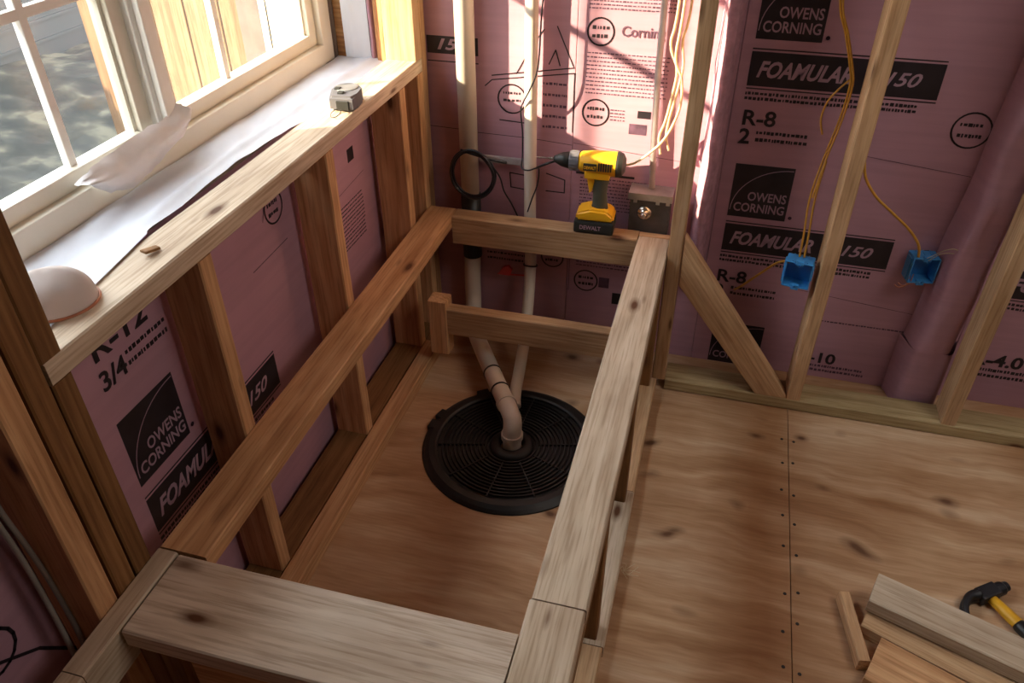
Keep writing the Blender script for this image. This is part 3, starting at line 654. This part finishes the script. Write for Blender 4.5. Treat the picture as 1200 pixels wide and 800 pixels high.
pipe(P1, 'pipe_run', [(0.122, 0.0525, 0.315), (0.118, 0.0525, 0.20), (0.119, 0.050, 0.125), (0.128, 0.018, 0.072), (0.155, -0.045, 0.058), (0.20, -0.125, 0.062), (0.30, -0.295, 0.074), (0.372, -0.420, 0.088), (0.386, -0.448, 0.080), (0.389, -0.462, 0.055), (0.389, -0.464, 0.004)], 0.0255)
ring(P1, 'pipe_collar', (0.350, -0.381, 0.0835), (0.5, -0.86, 0.08), 0.0257, 0.012, 'pvc', 0.0035)
ring(P1, 'pipe_collar', (0.389, -0.4635, 0.046), (0, 0, 1), 0.0257, 0.016, 'pvc', 0.0045)
ring(P1, 'cable_tie', (0.268, -0.240, 0.0695), (0.5, -0.86, 0.06), 0.0258, 0.005, 'rubber', 0.002)
ring(P1, 'cable_tie', (0.315, -0.321, 0.0770), (0.5, -0.86, 0.08), 0.0258, 0.005, 'rubber', 0.002)
pipe(P1, 'rubber_coupling', [(0.122, 0.0525, 0.290), (0.122, 0.0525, 0.50)], 0.0295, 'rubber', straight=True)
P0 = root('vent_pipe', 'leftmost cream vertical pipe with black cord coil hung round it', 'pipe', 'cream plastic pipes')
pipe(P0, 'pipe_run', [(0.121, 0.0525, 0.5005), (0.121, 0.0525, 2.38)], 0.0265, straight=True)
P2 = root('water_pipe', 'thin white vertical pipe behind drill, running down to the black lid', 'pipe', 'cream plastic pipes')
pipe(P2, 'pipe_run', [(0.304, 0.052, 2.38), (0.304, 0.052, 1.4), (0.304, 0.052, 0.7), (0.306, 0.052, 0.40), (0.310, 0.046, 0.30), (0.315, 0.010, 0.20), (0.325, -0.070, 0.110), (0.336, -0.16, 0.075), (0.350, -0.275, 0.056), (0.357, -0.315, 0.043), (0.363, -0.335, 0.036)], 0.0175)
ring(P2, 'pipe_collar', (0.3075, 0.050, 0.365), (0, 0, 1), 0.0207, 0.055, 'pvc', 0.0035)
ring(P2, 'cable_tie', (0.3105, 0.0425, 0.286), (0, 0.35, 1), 0.0210, 0.005, 'rubber', 0.002)
bar = bmesh.new(); bx(bar, 0.150, 0.282, 0.060, 0.070, 0.600, 0.620, bev=0.002)
o = link('pipe_strap', bar, M['conduit']); tag(o, 'grey horizontal strap between the two vertical pipes', 'strap')
# black cord coil round the left pipe
cc = root('cord_coil', 'coil of black cord hung round the leftmost pipe', 'cord', loc=(0, 0, 0))
for q, (dr, dy) in enumerate(((0, 0), (0.004, -0.005), (-0.004, -0.004), (0.002, -0.010))):
    bm = bmesh.new(); pts = [(0.147+(0.063+dr)*math.cos(2*PI*k/40), 0.008+dy+0.003*math.sin(6*PI*k/40+q), 0.583+(0.070+dr)*math.sin(2*PI*k/40)+0.003*math.cos(4*PI*k/40+q)) for k in range(40)]
    sweep(bm, pts, 0.0032, 8, closed=True); link('cord_loop', bm, M['cableb'], cc, smooth=True)
bm = bmesh.new(); sweep(bm, smoothpath([(0.205, 0.0, 0.62), (0.225, 0.012, 0.58), (0.232, 0.03, 0.53), (0.25, 0.04, 0.49), (0.27, 0.05, 0.44)], 6), 0.0022, 8)
link('cord_tail', bm, M['cableb'], cc, smooth=True)
bm = bmesh.new(); sweep(bm, smoothpath([(0.110, 0.012, 0.650), (0.150, 0.006, 0.644), (0.190, 0.006, 0.636), (0.24, 0.03, 0.618)], 6), 0.0040, 8)
link('cord_wrap', bm, M['cableb'], cc, smooth=True)
w1 = bmesh.new()
sweep(w1, smoothpath([(0.345, 0.030, 1.12), (0.336, 0.026, 1.03), (0.332, 0.024, 0.93), (0.326, 0.023, 0.88), (0.308, 0.022, 0.835), (0.290, 0.028, 0.80), (0.279, 0.04, 0.77), (0.279, 0.06, 0.70), (0.279, 0.06, 0.63), (0.284, 0.034, 0.607), (0.305, 0.0265, 0.604), (0.326, 0.034, 0.610), (0.331, 0.048, 0.60), (0.330, 0.036, 0.56), (0.318, 0.024, 0.52), (0.304, 0.026, 0.475)], 6), 0.0022, 8)
sweep(w1, smoothpath([(0.328, 0.034, 0.612), (0.35, 0.02, 0.628), (0.37, 0.02, 0.638), (0.388, 0.032, 0.641)], 5), 0.0035, 8)
tag(link('black_cord', w1, M['cableb'], smooth=True), 'thin black cord winding down the thin white pipe', 'cord')
rd = bmesh.new(); prism(rd, [(-0.030, -0.012), (0.012, -0.012), (0.022, 0.016), (0.010, 0.030), (-0.008, 0.022)], -0.004, 0.004, Matrix.Translation((0.228, 0.060, 0.238)) @ Matrix.Rotation(PI/2+0.2, 4, 'X'))
prism(rd, [(0.012, -0.010), (0.060, -0.006), (0.060, -0.001), (0.012, -0.004)], -0.002, 0.002, Matrix.Translation((0.228, 0.060, 0.238)) @ Matrix.Rotation(PI/2, 4, 'X'))
bmesh.ops.bevel(rd, geom=list(rd.edges), offset=0.0015, segments=2, affect='EDGES')
tag(link('red_tag', rd, M['red']), 'small red plastic tag on thin pipe below the frame', 'tag')

# ------------------------------------------------------------- steel box with conduit, cables, blue boxes
MB = root('steel_box', 'grey steel junction box with round knob, right of the drill', 'junction box')
bm = bmesh.new(); bx(bm, 0.600, 0.712, 0.026, 0.084, 0.455, 0.572, bev=0.002); link('box_body', bm, M['steeld'], MB)
bm = bmesh.new(); bx(bm, 0.594, 0.716, 0.018, 0.084, 0.5725, 0.5755, bev=0.001); bx(bm, 0.594, 0.716, 0.0175, 0.0195, 0.556, 0.5755)
for x in (0.610, 0.672, 0.700): bx(bm, x, x+0.010, 0.016, 0.0195, 0.548, 0.5745)
plabel(link('box_cover', bm, M['steel'], MB), 'bright bent sheet metal cover')
kn = bmesh.new(); lathe(kn, [(0.0, 0.026), (0.007, 0.026), (0.009, 0.022), (0.009, 0.010), (0.015, 0.009), (0.021, 0.004), (0.021, 0.0), (0, 0)], 24, Matrix.Translation((0.643, 0.0255, 0.516)) @ Matrix.Rotation(PI/2, 4, 'X'))
plabel(link('box_knob', kn, M['chrome'], MB, smooth=True), 'round silver knob')
cd = bmesh.new(); sweep(cd, [(0.653, 0.062, 0.576), (0.645, 0.064, 0.70), (0.636, 0.068, 0.9), (0.632, 0.070, 1.3), (0.632, 0.070, 2.38)], 0.0085, 14)
tag(link('steel_conduit', cd, M['conduit'], smooth=True), 'slim grey vertical conduit rising from the steel box', 'conduit')
def cable(name, paths, r, mat, label, cat='cable', group=None, k=8, seg=8):
    if len(paths) == 1:
        bm = bmesh.new(); sweep(bm, smoothpath(paths[0], k), r, seg); return tag(link(name, bm, M[mat], smooth=True), label, cat, group)
    rt = root(name, label, cat, group)
    for p in paths:
        bm = bmesh.new(); sweep(bm, smoothpath(p, k), r, seg); link('cable_strand', bm, M[mat], rt, smooth=True)
    return rt
def sh(p, dx, dy=0, dz=0): return [(a+dx, b+dy, c+dz) for a, b, c in p]
c1 = [(1.01, -0.02, 1.5), (1.02, -0.01, 1.25), (1.028, 0.0, 1.104), (1.056, 0.0, 1.032), (1.080, 0.0, 0.967), (1.092, 0.0, 0.919), (1.088, 0.0, 0.836), (1.072, -0.01, 0.735), (1.060, -0.03, 0.64), (1.064, -0.05, 0.54), (1.066, -0.058, 0.468)]
cable('yellow_cable', [c1, sh(c1, 0.0055, -0.003)[:9]+[(1.079, -0.013, 0.735), (1.072, -0.035, 0.64), (1.076, -0.05, 0.54), (1.078, -0.058, 0.468)]], 0.0026, 'cable', 'pair of yellow cables hanging down into the left blue box')
cable('yellow_cable', [[(1.089, 0.004, 0.930), (1.070, 0.006, 0.905), (1.052, 0.006, 0.874), (1.046, 0.004, 0.832), (1.057, 0.002, 0.794)]], 0.0024, 'cable', 'short loose yellow cable end curling off the hanging pair')
c2 = [(1.045, -0.045, 0.456), (1.020, -0.01, 0.432), (0.985, 0.03, 0.37), (0.943, 0.065, 0.300), (0.925, 0.078, 0.275)]
cable('yellow_cable', [c2, sh(c2, 0.006, -0.002, 0.005)], 0.0026, 'cable', 'short pair of yellow cables leaving left blue box to the left')
cable('yellow_cable', [[(1.168, 0.02, 0.76), (1.175, 0.03, 0.724), (1.190, 0.03, 0.679), (1.225, 0.028, 0.635), (1.270, 0.025, 0.600), (1.325, 0.025, 0.556), (1.362, 0.035, 0.510), (1.374, 0.040, 0.468)]], 0.0036, 'cable', 'single yellow cable curving down into the right blue box')
cable('white_wire', [[(1.392, 0.03, 0.478), (1.400, 0.015, 0.496), (1.415, 0.0, 0.520), (1.432, -0.008, 0.532), (1.444, -0.008, 0.530)], [(1.396, 0.03, 0.470), (1.410, 0.012, 0.500), (1.425, 0.0, 0.514), (1.440, -0.005, 0.518)]], 0.0011, 'cablew', 'thin white wire ends sticking out right of right blue box', 'wire')
c3 = [(0.676, 0.01, 1.5), (0.673, 0.015, 1.077), (0.664, 0.02, 0.978), (0.686, 0.02, 0.918), (0.682, 0.02, 0.854), (0.672, 0.02, 0.785), (0.660, 0.03, 0.737), (0.668, 0.03, 0.69)]
c4 = [(0.690, 0.005, 1.5), (0.686, 0.01, 1.077), (0.680, 0.015, 0.95), (0.700, 0.02, 0.895), (0.705, 0.02, 0.83), (0.690, 0.02, 0.77), (0.668, 0.025, 0.725), (0.637, 0.03, 0.688), (0.600, 0.035, 0.655), (0.560, 0.04, 0.640)]
c5 = [(0.700, 0.02, 1.4), (0.702, 0.02, 1.077), (0.692, 0.02, 0.99), (0.700, 0.02, 0.93), (0.694, 0.02, 0.87), (0.681, 0.02, 0.79), (0.678, 0.03, 0.74), (0.689, 0.035, 0.70)]
cable('cream_cables', [c3, c4, c5], 0.0034, 'cablew', 'bundle of cream cables hanging left of the upright, above steel box')
def bluebox(x, y, z, rz, label):
    t_ = empty('outlet_box', (x, y, z), label, 'outlet box', 'blue electrical boxes', rot=(0.0, 0, rz))
    w_, h, d = 0.0335, 0.036, 0.045
    bm = bmesh.new(); th = 0.003
    bx(bm, -w_, w_, -0.001, th, -h, h, bev=0.001)            # back
    for s in (-1, 1):
        bx(bm, s*w_-th/2, s*w_+th/2, -d, 0.002, -h, h, bev=0.001); bx(bm, -w_, w_, -d, 0.002, s*h-th/2, s*h+th/2, bev=0.001)
    link('box_shell', bm, M['blue'], t_)
    for s in (-1, 1):
        bm = bmesh.new(); bx(bm, -0.010, 0.010, -d-0.002, -d+0.010, s*h-0.007, s*h+0.007, bev=0.0015)
        lathe(bm, [(0.0035, 0), (0.0035, 0.006), (0, 0.006)], 12, Matrix.Translation((0, -d-0.006, s*(h-0.004))) @ Matrix.Rotation(-PI/2, 4, 'X')); link('screw_tab', bm, M['blue'], t_)
    bm = bmesh.new()
    for k in (-1, 0, 1): bx(bm, k*0.018-0.0015, k*0.018+0.0015, -d+0.004, 0.0, h, h+0.004)
    bx(bm, -w_-0.005, -w_, -0.035, -0.01, -0.032, 0.032, bev=0.001); bx(bm, w_, w_+0.004, -0.04, -0.012, -0.012, 0.028, bev=0.001)
    link('nail_bracket', bm, M['blue'], t_)
    return t_
bluebox(1.073, -0.048, 0.445, -0.15, 'blue electrical box nailed to the left of middle stud')
b2 = bluebox(1.388, 0.078, 0.436, 0.18, 'blue electrical box against pink foam, single cable from above')
bm = bmesh.new()
for dx, dz in ((0, 0), (0.008, 0.006)): sweep(bm, smoothpath([(-0.02+dx, -0.02, -0.03+dz), (-0.035+dx, -0.045, -0.045+dz), (-0.05+dx, -0.04, -0.055+dz), (-0.06+dx, -0.035, -0.05+dz)], 5), 0.0013, 6)
plabel(link('wire_ends', bm, M['redcord'], b2, smooth=True), 'bare orange wire ends')

# ------------------------------------------------------------- pink batts
def batt(name, x0, x1, y0, y1, z0, z1, label, amp=0.008, seed=0, lean=0.0, nx=14, nz=90, mat='batt', flat=False):
    bm = bmesh.new(); G = []
    pw = 14 if flat else 4
    for i in range(nz+1):
        z = z0+(z1-z0)*i/nz; row = []
        for j in range(nx+1):
            t = j/nx; a = PI*t
            e = abs(math.cos(a))**pw
            y = y1-(y1-y0)*(1-e)**0.7; x = x0+(x1-x0)*t
            q = Vector((x*14, seed*3.1, z*8)); d = noise.noise(q)*amp+noise.noise(q*3)*amp*0.45
            xe = noise.noise(Vector((seed+5*j/nx, z*5, 1)))*amp*0.9
            row.append(bm.verts.new((x+xe+lean*(z-z0), min(y1, y+d*(1-e)), z)))
        G.append(row)
    for i in range(nz):
        for j in range(nx): bm.faces.new((G[i][j], G[i][j+1], G[i+1][j+1], G[i+1][j]))
    bk = [[bm.verts.new((G[i][j].co.x, y1+0.0004, G[i][j].co.z)) for j in (0, nx)] for i in range(nz+1)]
    for i in range(nz):
        bm.faces.new((G[i][0], G[i+1][0], bk[i+1][0], bk[i][0])); bm.faces.new((G[i][nx], bk[i][1], bk[i+1][1], G[i+1][nx])); bm.faces.new((bk[i][0], bk[i+1][0], bk[i+1][1], bk[i][1]))
    return tag(link(name, bm, M[mat], smooth=True), label, 'insulation', 'pink fibre insulation strips')
batt('insulation_strip', 0.776, 0.826, 0.022, YB-0.0022, 0.30, 2.38, 'sunlit fuzzy pink insulation strip right of the frame corner upright', 0.007, 1)
batt('insulation_strip', 1.414, 1.545, 0.0, YB-0.0022, 0.202, 2.38, 'wide wrinkled pink insulation strip left of the rightmost upright', 0.009, 2, mat='foam', flat=True, nx=22, lean=0.055)
batt('insulation_strip', 1.405, 1.560, 0.004, YB-0.0022, 0.0, 0.200, 'lower short piece of wide pink insulation, left of rightmost upright', 0.004, 3, mat='foam', nz=16, flat=True, nx=22)

# ------------------------------------------------------------- sill wrap, jamb wrap, torn sheet
bm = bmesh.new(); nx, ny = 22, 150; G = []
for j in range(ny+1):
    y = -1.47+(0.030+1.47)*j/ny; row = []
    nz_ = noise.noise((y*5.3, 2, 0))
    if y < -1.02: edge = -0.0885+min(0.045, (-1.02-y)*0.14)+nz_*0.004
    elif y < -0.45: edge = -0.0935-0.026*math.sin((y+1.02)/0.57*PI)**0.7-abs(nz_)*0.004
    else: edge = -0.098+nz_*0.004
    for i in range(nx+1):
        t = i/nx; x = -0.240+(edge+0.240)*t
        z = 0.884+0.004*noise.noise((x*16, y*3.2, 4))+0.003*noise.noise((x*30+y*14, y*6, 9))+0.005*math.exp(-((t-0.72-0.1*math.sin(y*4))/0.09)**2)
        if y < -0.90:
            q = max(0.0, min(1.0, (x+0.17)/0.055)); q = q*q*(3-2*q)*max(0, min(1, (-0.90-y)/0.12)); z = z+(HS+0.004-z)*q
        elif t > 0.9: z = min(z, HS-0.004)
        row.append(bm.verts.new((x, y, z)))
    G.append(row)
for j in range(ny):
    for i in range(nx): bm.faces.new((G[j][i], G[j][i+1], G[j+1][i+1], G[j+1][i]))
pass
tag(link('sill_wrap', bm, M['wrap'], smooth=True), 'white wrap sheet lying along the window sill', 'wrap')
struct('trim_1', [(-0.238, -0.205, 0.022, 0.045, 0.88, 2.05)], M['brown'])
bm = bmesh.new(); G = []
for i in range(60):
    z = 0.884+i*0.02
    G.append([bm.verts.new((-0.213+0.075*j/12, 0.018+0.004*noise.noise((j*0.4, z*4, 0)), z)) for j in range(13)])
for A, B in zip(G, G[1:]):
    for j in range(12): bm.faces.new((A[j], A[j+1], B[j+1], B[j]))
pass
tag(link('jamb_wrap', bm, M['wrap'], smooth=True), 'white wrap sheet upright at right side of the window opening', 'wrap')
batt('insulation_strip', -0.143, -0.118, 0.012, 0.050, 0.884, 2.05, 'narrow pink strip in the right window jamb', 0.002, 6, mat='foam')
lumber('jamb_trim', -0.117, -0.104, 0.010, 0.055, 0.88, ZT, 'z', 'warm', 'thin orange wood strip in right window jamb, outer one', 'wood strip')
lumber('jamb_trim', -0.102, -0.0905, 0.004, 0.055, 0.88, ZT, 'z', 'warm', 'thin orange wood strip touching the sunlit jack stud', 'wood strip')
# torn sheet draped on the frame at the foot of the mullion
bm = bmesh.new(); G = []
path = [(-0.985, 0.948, 0.006), (-0.94, 0.936, 0.030), (-0.89, 0.930, 0.040), (-0.83, 0.938, 0.038), (-0.77, 0.945, 0.032), (-0.72, 0.950, 0.026), (-0.692, 0.962, 0.022), (-0.674, 0.985, 0.010)]
for i, (y, z, hw) in enumerate([tuple(a+(b-a)*f for a, b in zip(path[k], path[k+1])) for k in range(len(path)-1) for f in (0, .25, .5, .75)]):
    row = []
    for j in range(11):
        t = j/10-0.5; q = noise.noise((y*30, t*5, 3))*0.005
        row.append(bm.verts.new((WX1+0.010+0.018*(0.25-t*t)*4+q, y+t*0.03+noise.noise((t*9, y*40, 0))*0.006, z-t*2*hw+noise.noise((y*50, t*3, 8))*0.003)))
    G.append(row)
for A, B in zip(G, G[1:]):
    for j in range(10): bm.faces.new((A[j], A[j+1], B[j+1], B[j]))
pass
tag(link('torn_foam_sheet', bm, M['tissue'], smooth=True), 'torn crumpled white sheet clinging to the window frame below middle post', 'torn sheet')

# ------------------------------------------------------------- things on the sill plate
dm = empty('dust_mask', (-0.083, -1.247, HS+0.0045), 'white moulded cup-shaped shell resting on near end of sill', 'dust mask', rot=(0, 0, 0.5))
bm = bmesh.new(); prof = [(0.052*math.cos(a)**0.8, 0.052*math.sin(a)) for a in [PI/2*k/12 for k in range(12)]]+[(0, 0.052)]
lathe(bm, prof, 36)
for v in bm.verts:
    v.co.x *= 1.12; v.co.x += 0.35*v.co.z*0.2
    v.co.z *= 1+0.12*math.exp(-((v.co.y)/0.012)**2)
    v.co += Vector((noise.noise(v.co*25), noise.noise(v.co*25+Vector((9, 0, 0))), 0))*0.002
bmesh.ops.solidify(bm, geom=list(bm.faces), thickness=0.0015)
link('moulded_shell', bm, M['mask'], dm, smooth=True)
bm = bmesh.new(); sweep(bm, [(0.0585*math.cos(2*PI*k/40), 0.0525*math.sin(2*PI*k/40), 0.0015) for k in range(40)], 0.0022, 8, closed=True)
plabel(link('rim', bm, M['redcord'], dm, smooth=True), 'brownish rim')
tm = empty('tape_measure', (-0.040, -0.352, HS+0.0015), 'grey tape measure lying on the sill plate', 'tape measure', rot=(0, 0, PI/2+0.12))
bm = bmesh.new(); poly = [(-0.046, -0.030), (-0.046, 0.018)]+[(0.010+0.034*math.cos(a), 0.0+0.032*math.sin(a)) for a in [PI/2-PI*k/14 for k in range(15)]]+[(-0.02, -0.032)]
prism(bm, poly[::-1], 0, 0.033); bmesh.ops.bevel(bm, geom=[e for e in bm.edges if abs(e.verts[0].co.z-e.verts[1].co.z) < 1e-5], offset=0.005, segments=3, affect='EDGES')
link('tape_case', bm, M['tape'], tm); tm.scale = (1.15, 1.12, 1.0)
bm = bmesh.new(); lathe(bm, [(0.024, 0.0325), (0.024, 0.0345), (0.021, 0.0352), (0.0, 0.0352)], 28, Matrix.Translation((0.012, 0, 0))); plabel(link('tape_label', bm, M['steel'], tm, smooth=False), 'pale round face')
bm = bmesh.new(); bx(bm, -0.030, -0.018, -0.006, 0.006, 0.033, 0.037, bev=0.001); bx(bm, -0.008, 0.004, 0.008, 0.020, 0.034, 0.0375, bev=0.001); plabel(link('lock_button', bm, M['dark'], tm), 'black button')
bm = bmesh.new(); bx(bm, -0.049, -0.0445, -0.022, 0.004, 0.004, 0.024, bev=0.001); plabel(link('tape_mouth', bm, M['dark'], tm), 'black mouth')
bm = bmesh.new(); sweep(bm, [(-0.066+0.020*math.cos(2*PI*k/24), 0.0+0.009*math.sin(2*PI*k/24), 0.002+0.004*(1+math.cos(2*PI*k/24))/2) for k in range(24)], 0.0008, 6, closed=True)
plabel(link('wrist_loop', bm, M['dark'], tm, smooth=True), 'thin dark wire loop')
bm = bmesh.new(); bx(bm, -0.016, 0.016, -0.007, 0.007, 0, 0.005, bev=0.002, M4=Matrix.Rotation(0.15, 4, 'Y'))
for v in bm.verts: v.co += Vector((noise.noise(v.co*90)*0.003, noise.noise(v.co*90+Vector((4, 4, 4)))*0.003, 0))
o = link('wood_chip', bm, M['brown'], loc=(-0.046, -1.078, HS+0.004), rot=(0, 0, 1.3)); tag(o, 'small brown wood chip on the sill plate', 'wood chip')

# ------------------------------------------------------------- cordless drill
dr = empty('cordless_drill', (0.508, -0.004, H+0.001), 'yellow and black cordless drill standing on back rail', 'drill', rot=(0, 0, 0.03))
def dpart(name, bm, mat, smooth=False, par=dr, lb=None):
    o = link(name, bm, M[mat], par, smooth=smooth)
    if lb: o['label'] = lb
    return o
bm = bmesh.new(); bx(bm, -0.055, 0.058, -0.036, 0.036, 0.0, 0.038, bev=0.007); bt = dpart('battery', bm, 'dark')
bm = bmesh.new(); prism(bm, [(-0.050, 0.0385), (0.056, 0.0385), (0.056, 0.055), (0.034, 0.072), (-0.010, 0.074), (-0.050, 0.060)], -0.034, 0.034, Matrix.Rotation(PI/2, 4, 'X'))
bmesh.ops.bevel(bm, geom=list(bm.edges), offset=0.006, segments=3, affect='EDGES'); dpart('drill_foot', bm, 'yellow')
bm = bmesh.new(); sweep(bm, [(0.012, 0, 0.055), (0.012, 0, 0.08), (0.010, 0, 0.11), (0.010, 0, 0.14), (0.014, 0, 0.172)], [0.027, 0.0215, 0.0195, 0.021, 0.026], 20)
for v in bm.verts: v.co.y *= 0.82
dpart('handle', bm, 'olive', True)
bm = bmesh.new(); prism(bm, [(-0.030, 0.170), (0.0, 0.172), (-0.008, 0.150), (-0.012, 0.118), (-0.020, 0.112), (-0.020, 0.132), (-0.026, 0.152)], -0.011, 0.011, Matrix.Rotation(PI/2, 4, 'X'))
bmesh.ops.bevel(bm, geom=list(bm.edges), offset=0.002, segments=2, affect='EDGES'); dpart('trigger', bm, 'yellow')
RX = Matrix.Translation((0, 0, 0.200)) @ Matrix.Rotation(PI/2, 4, 'Y')
bm = bmesh.new(); lathe(bm, [(0, -0.052), (0.022, -0.052), (0.027, -0.046), (0.031, -0.02), (0.0335, 0.01), (0.034, 0.050), (0, 0.050)], 32, RX)
bx(bm, -0.034, 0.036, -0.026, 0.026, 0.160, 0.185, bev=0.006)
dpart('motor_housing', bm, 'yellow', False)
bm = bmesh.new(); lathe(bm, [(0, 0.0502), (0.0345, 0.0502), (0.0345, 0.056), (0.030, 0.067), (0.018, 0.074), (0, 0.075)], 32, RX); dpart('rear_cap', bm, 'dark', False)
bm = bmesh.new()
for k in range(6): bx(bm, 0.004+k*0.0065, 0.0075+k*0.0065, -0.0352, -0.028, 0.190, 0.212)
dpart('vent_slots', bm, 'dark')
bm = bmesh.new(); bx(bm, -0.036, 0.0, -0.0335, -0.029, 0.188, 0.208, bev=0.001); pl = dpart('name_plate', bm, 'dark')
def dtext(par, x, y, z, s, size, mat, width):
    mm = Matrix(((1, 0, 0), (0, 0, -1), (0, 1, 0))).to_4x4(); mm.translation = Vector((x, y, z))
    bpy.context.view_layer.update()
    return text(par, dr.matrix_world @ mm, 0, 0, s, size, mat, width=width, bold=0.0004, name='maker_lettering')
dtext(pl, -0.034, -0.0338, 0.193, 'DEWALT', 0.012, M['yellow'], 0.032)
dtext(bt, -0.038, -0.0364, 0.014, 'DEWALT', 0.017, M['reveal'], 0.060)
bm = bmesh.new(); lathe(bm, [(0, -0.078), (0.0255, -0.078), (0.0265, -0.074), (0.0265, -0.0525), (0, -0.0525)], 32, RX)
for k in range(16): bx(bm, 0.024, 0.0275, -0.002, 0.002, -0.076, -0.058, M4=RX @ Matrix.Rotation(2*PI*k/16, 4, 'Z'))
dpart('clutch_ring', bm, 'tape', False, lb='silver grey clutch ring')
bm = bmesh.new(); lathe(bm, [(0, -0.122), (0.008, -0.122), (0.010, -0.118), (0.019, -0.100), (0.0235, -0.0785), (0, -0.0785)], 28, RX); dpart('chuck', bm, 'dark', True)
bm = bmesh.new(); lathe(bm, [(0, -0.172), (0.0022, -0.168), (0.0022, -0.136), (0.0045, -0.134), (0.0045, -0.1222), (0, -0.1222)], 12, RX); dpart('drill_bit', bm, 'chrome', False)

# ------------------------------------------------------------- grey cables at lower left
g1 = [(-0.060, -1.475, 1.1), (-0.060, -1.474, 0.9), (-0.060, -1.475, 0.72), (-0.060, -1.470, 0.62), (-0.060, -1.467, 0.54), (-0.058, -1.466, 0.44), (-0.055, -1.468, 0.36), (-0.05, -1.468, 0.2)]
for dy, dx, lb in ((0.0, 0.0, 'grey cable running down beside leftmost stud, right one'), (-0.014, -0.004, 'grey cable beside leftmost stud, left one')):
    cable('grey_cable', [[(x+dx, y+dy-0.004*math.sin(z*9+dy*90), z) for x, y, z in g1]], 0.0042, 'greycable', lb, 'cable', 'grey cables at the lower left')

# tuft of loose string beside the low wall
bm = bmesh.new()
for k in range(7):
    a = k*0.9; p = Vector((0.752, -0.80, 0.006))
    sweep(bm, smoothpath([p, p+Vector((0.012*math.cos(a)+0.006, 0.014*math.sin(a), 0.006)), p+Vector((0.026*math.cos(a*1.3)+0.012, 0.024*math.sin(a*1.3), 0.004))], 4), 0.0006, 5)
tag(link('string_tuft', bm, M['cablew'], smooth=True), 'small tuft of pale loose string on floor beside low wall', 'string')
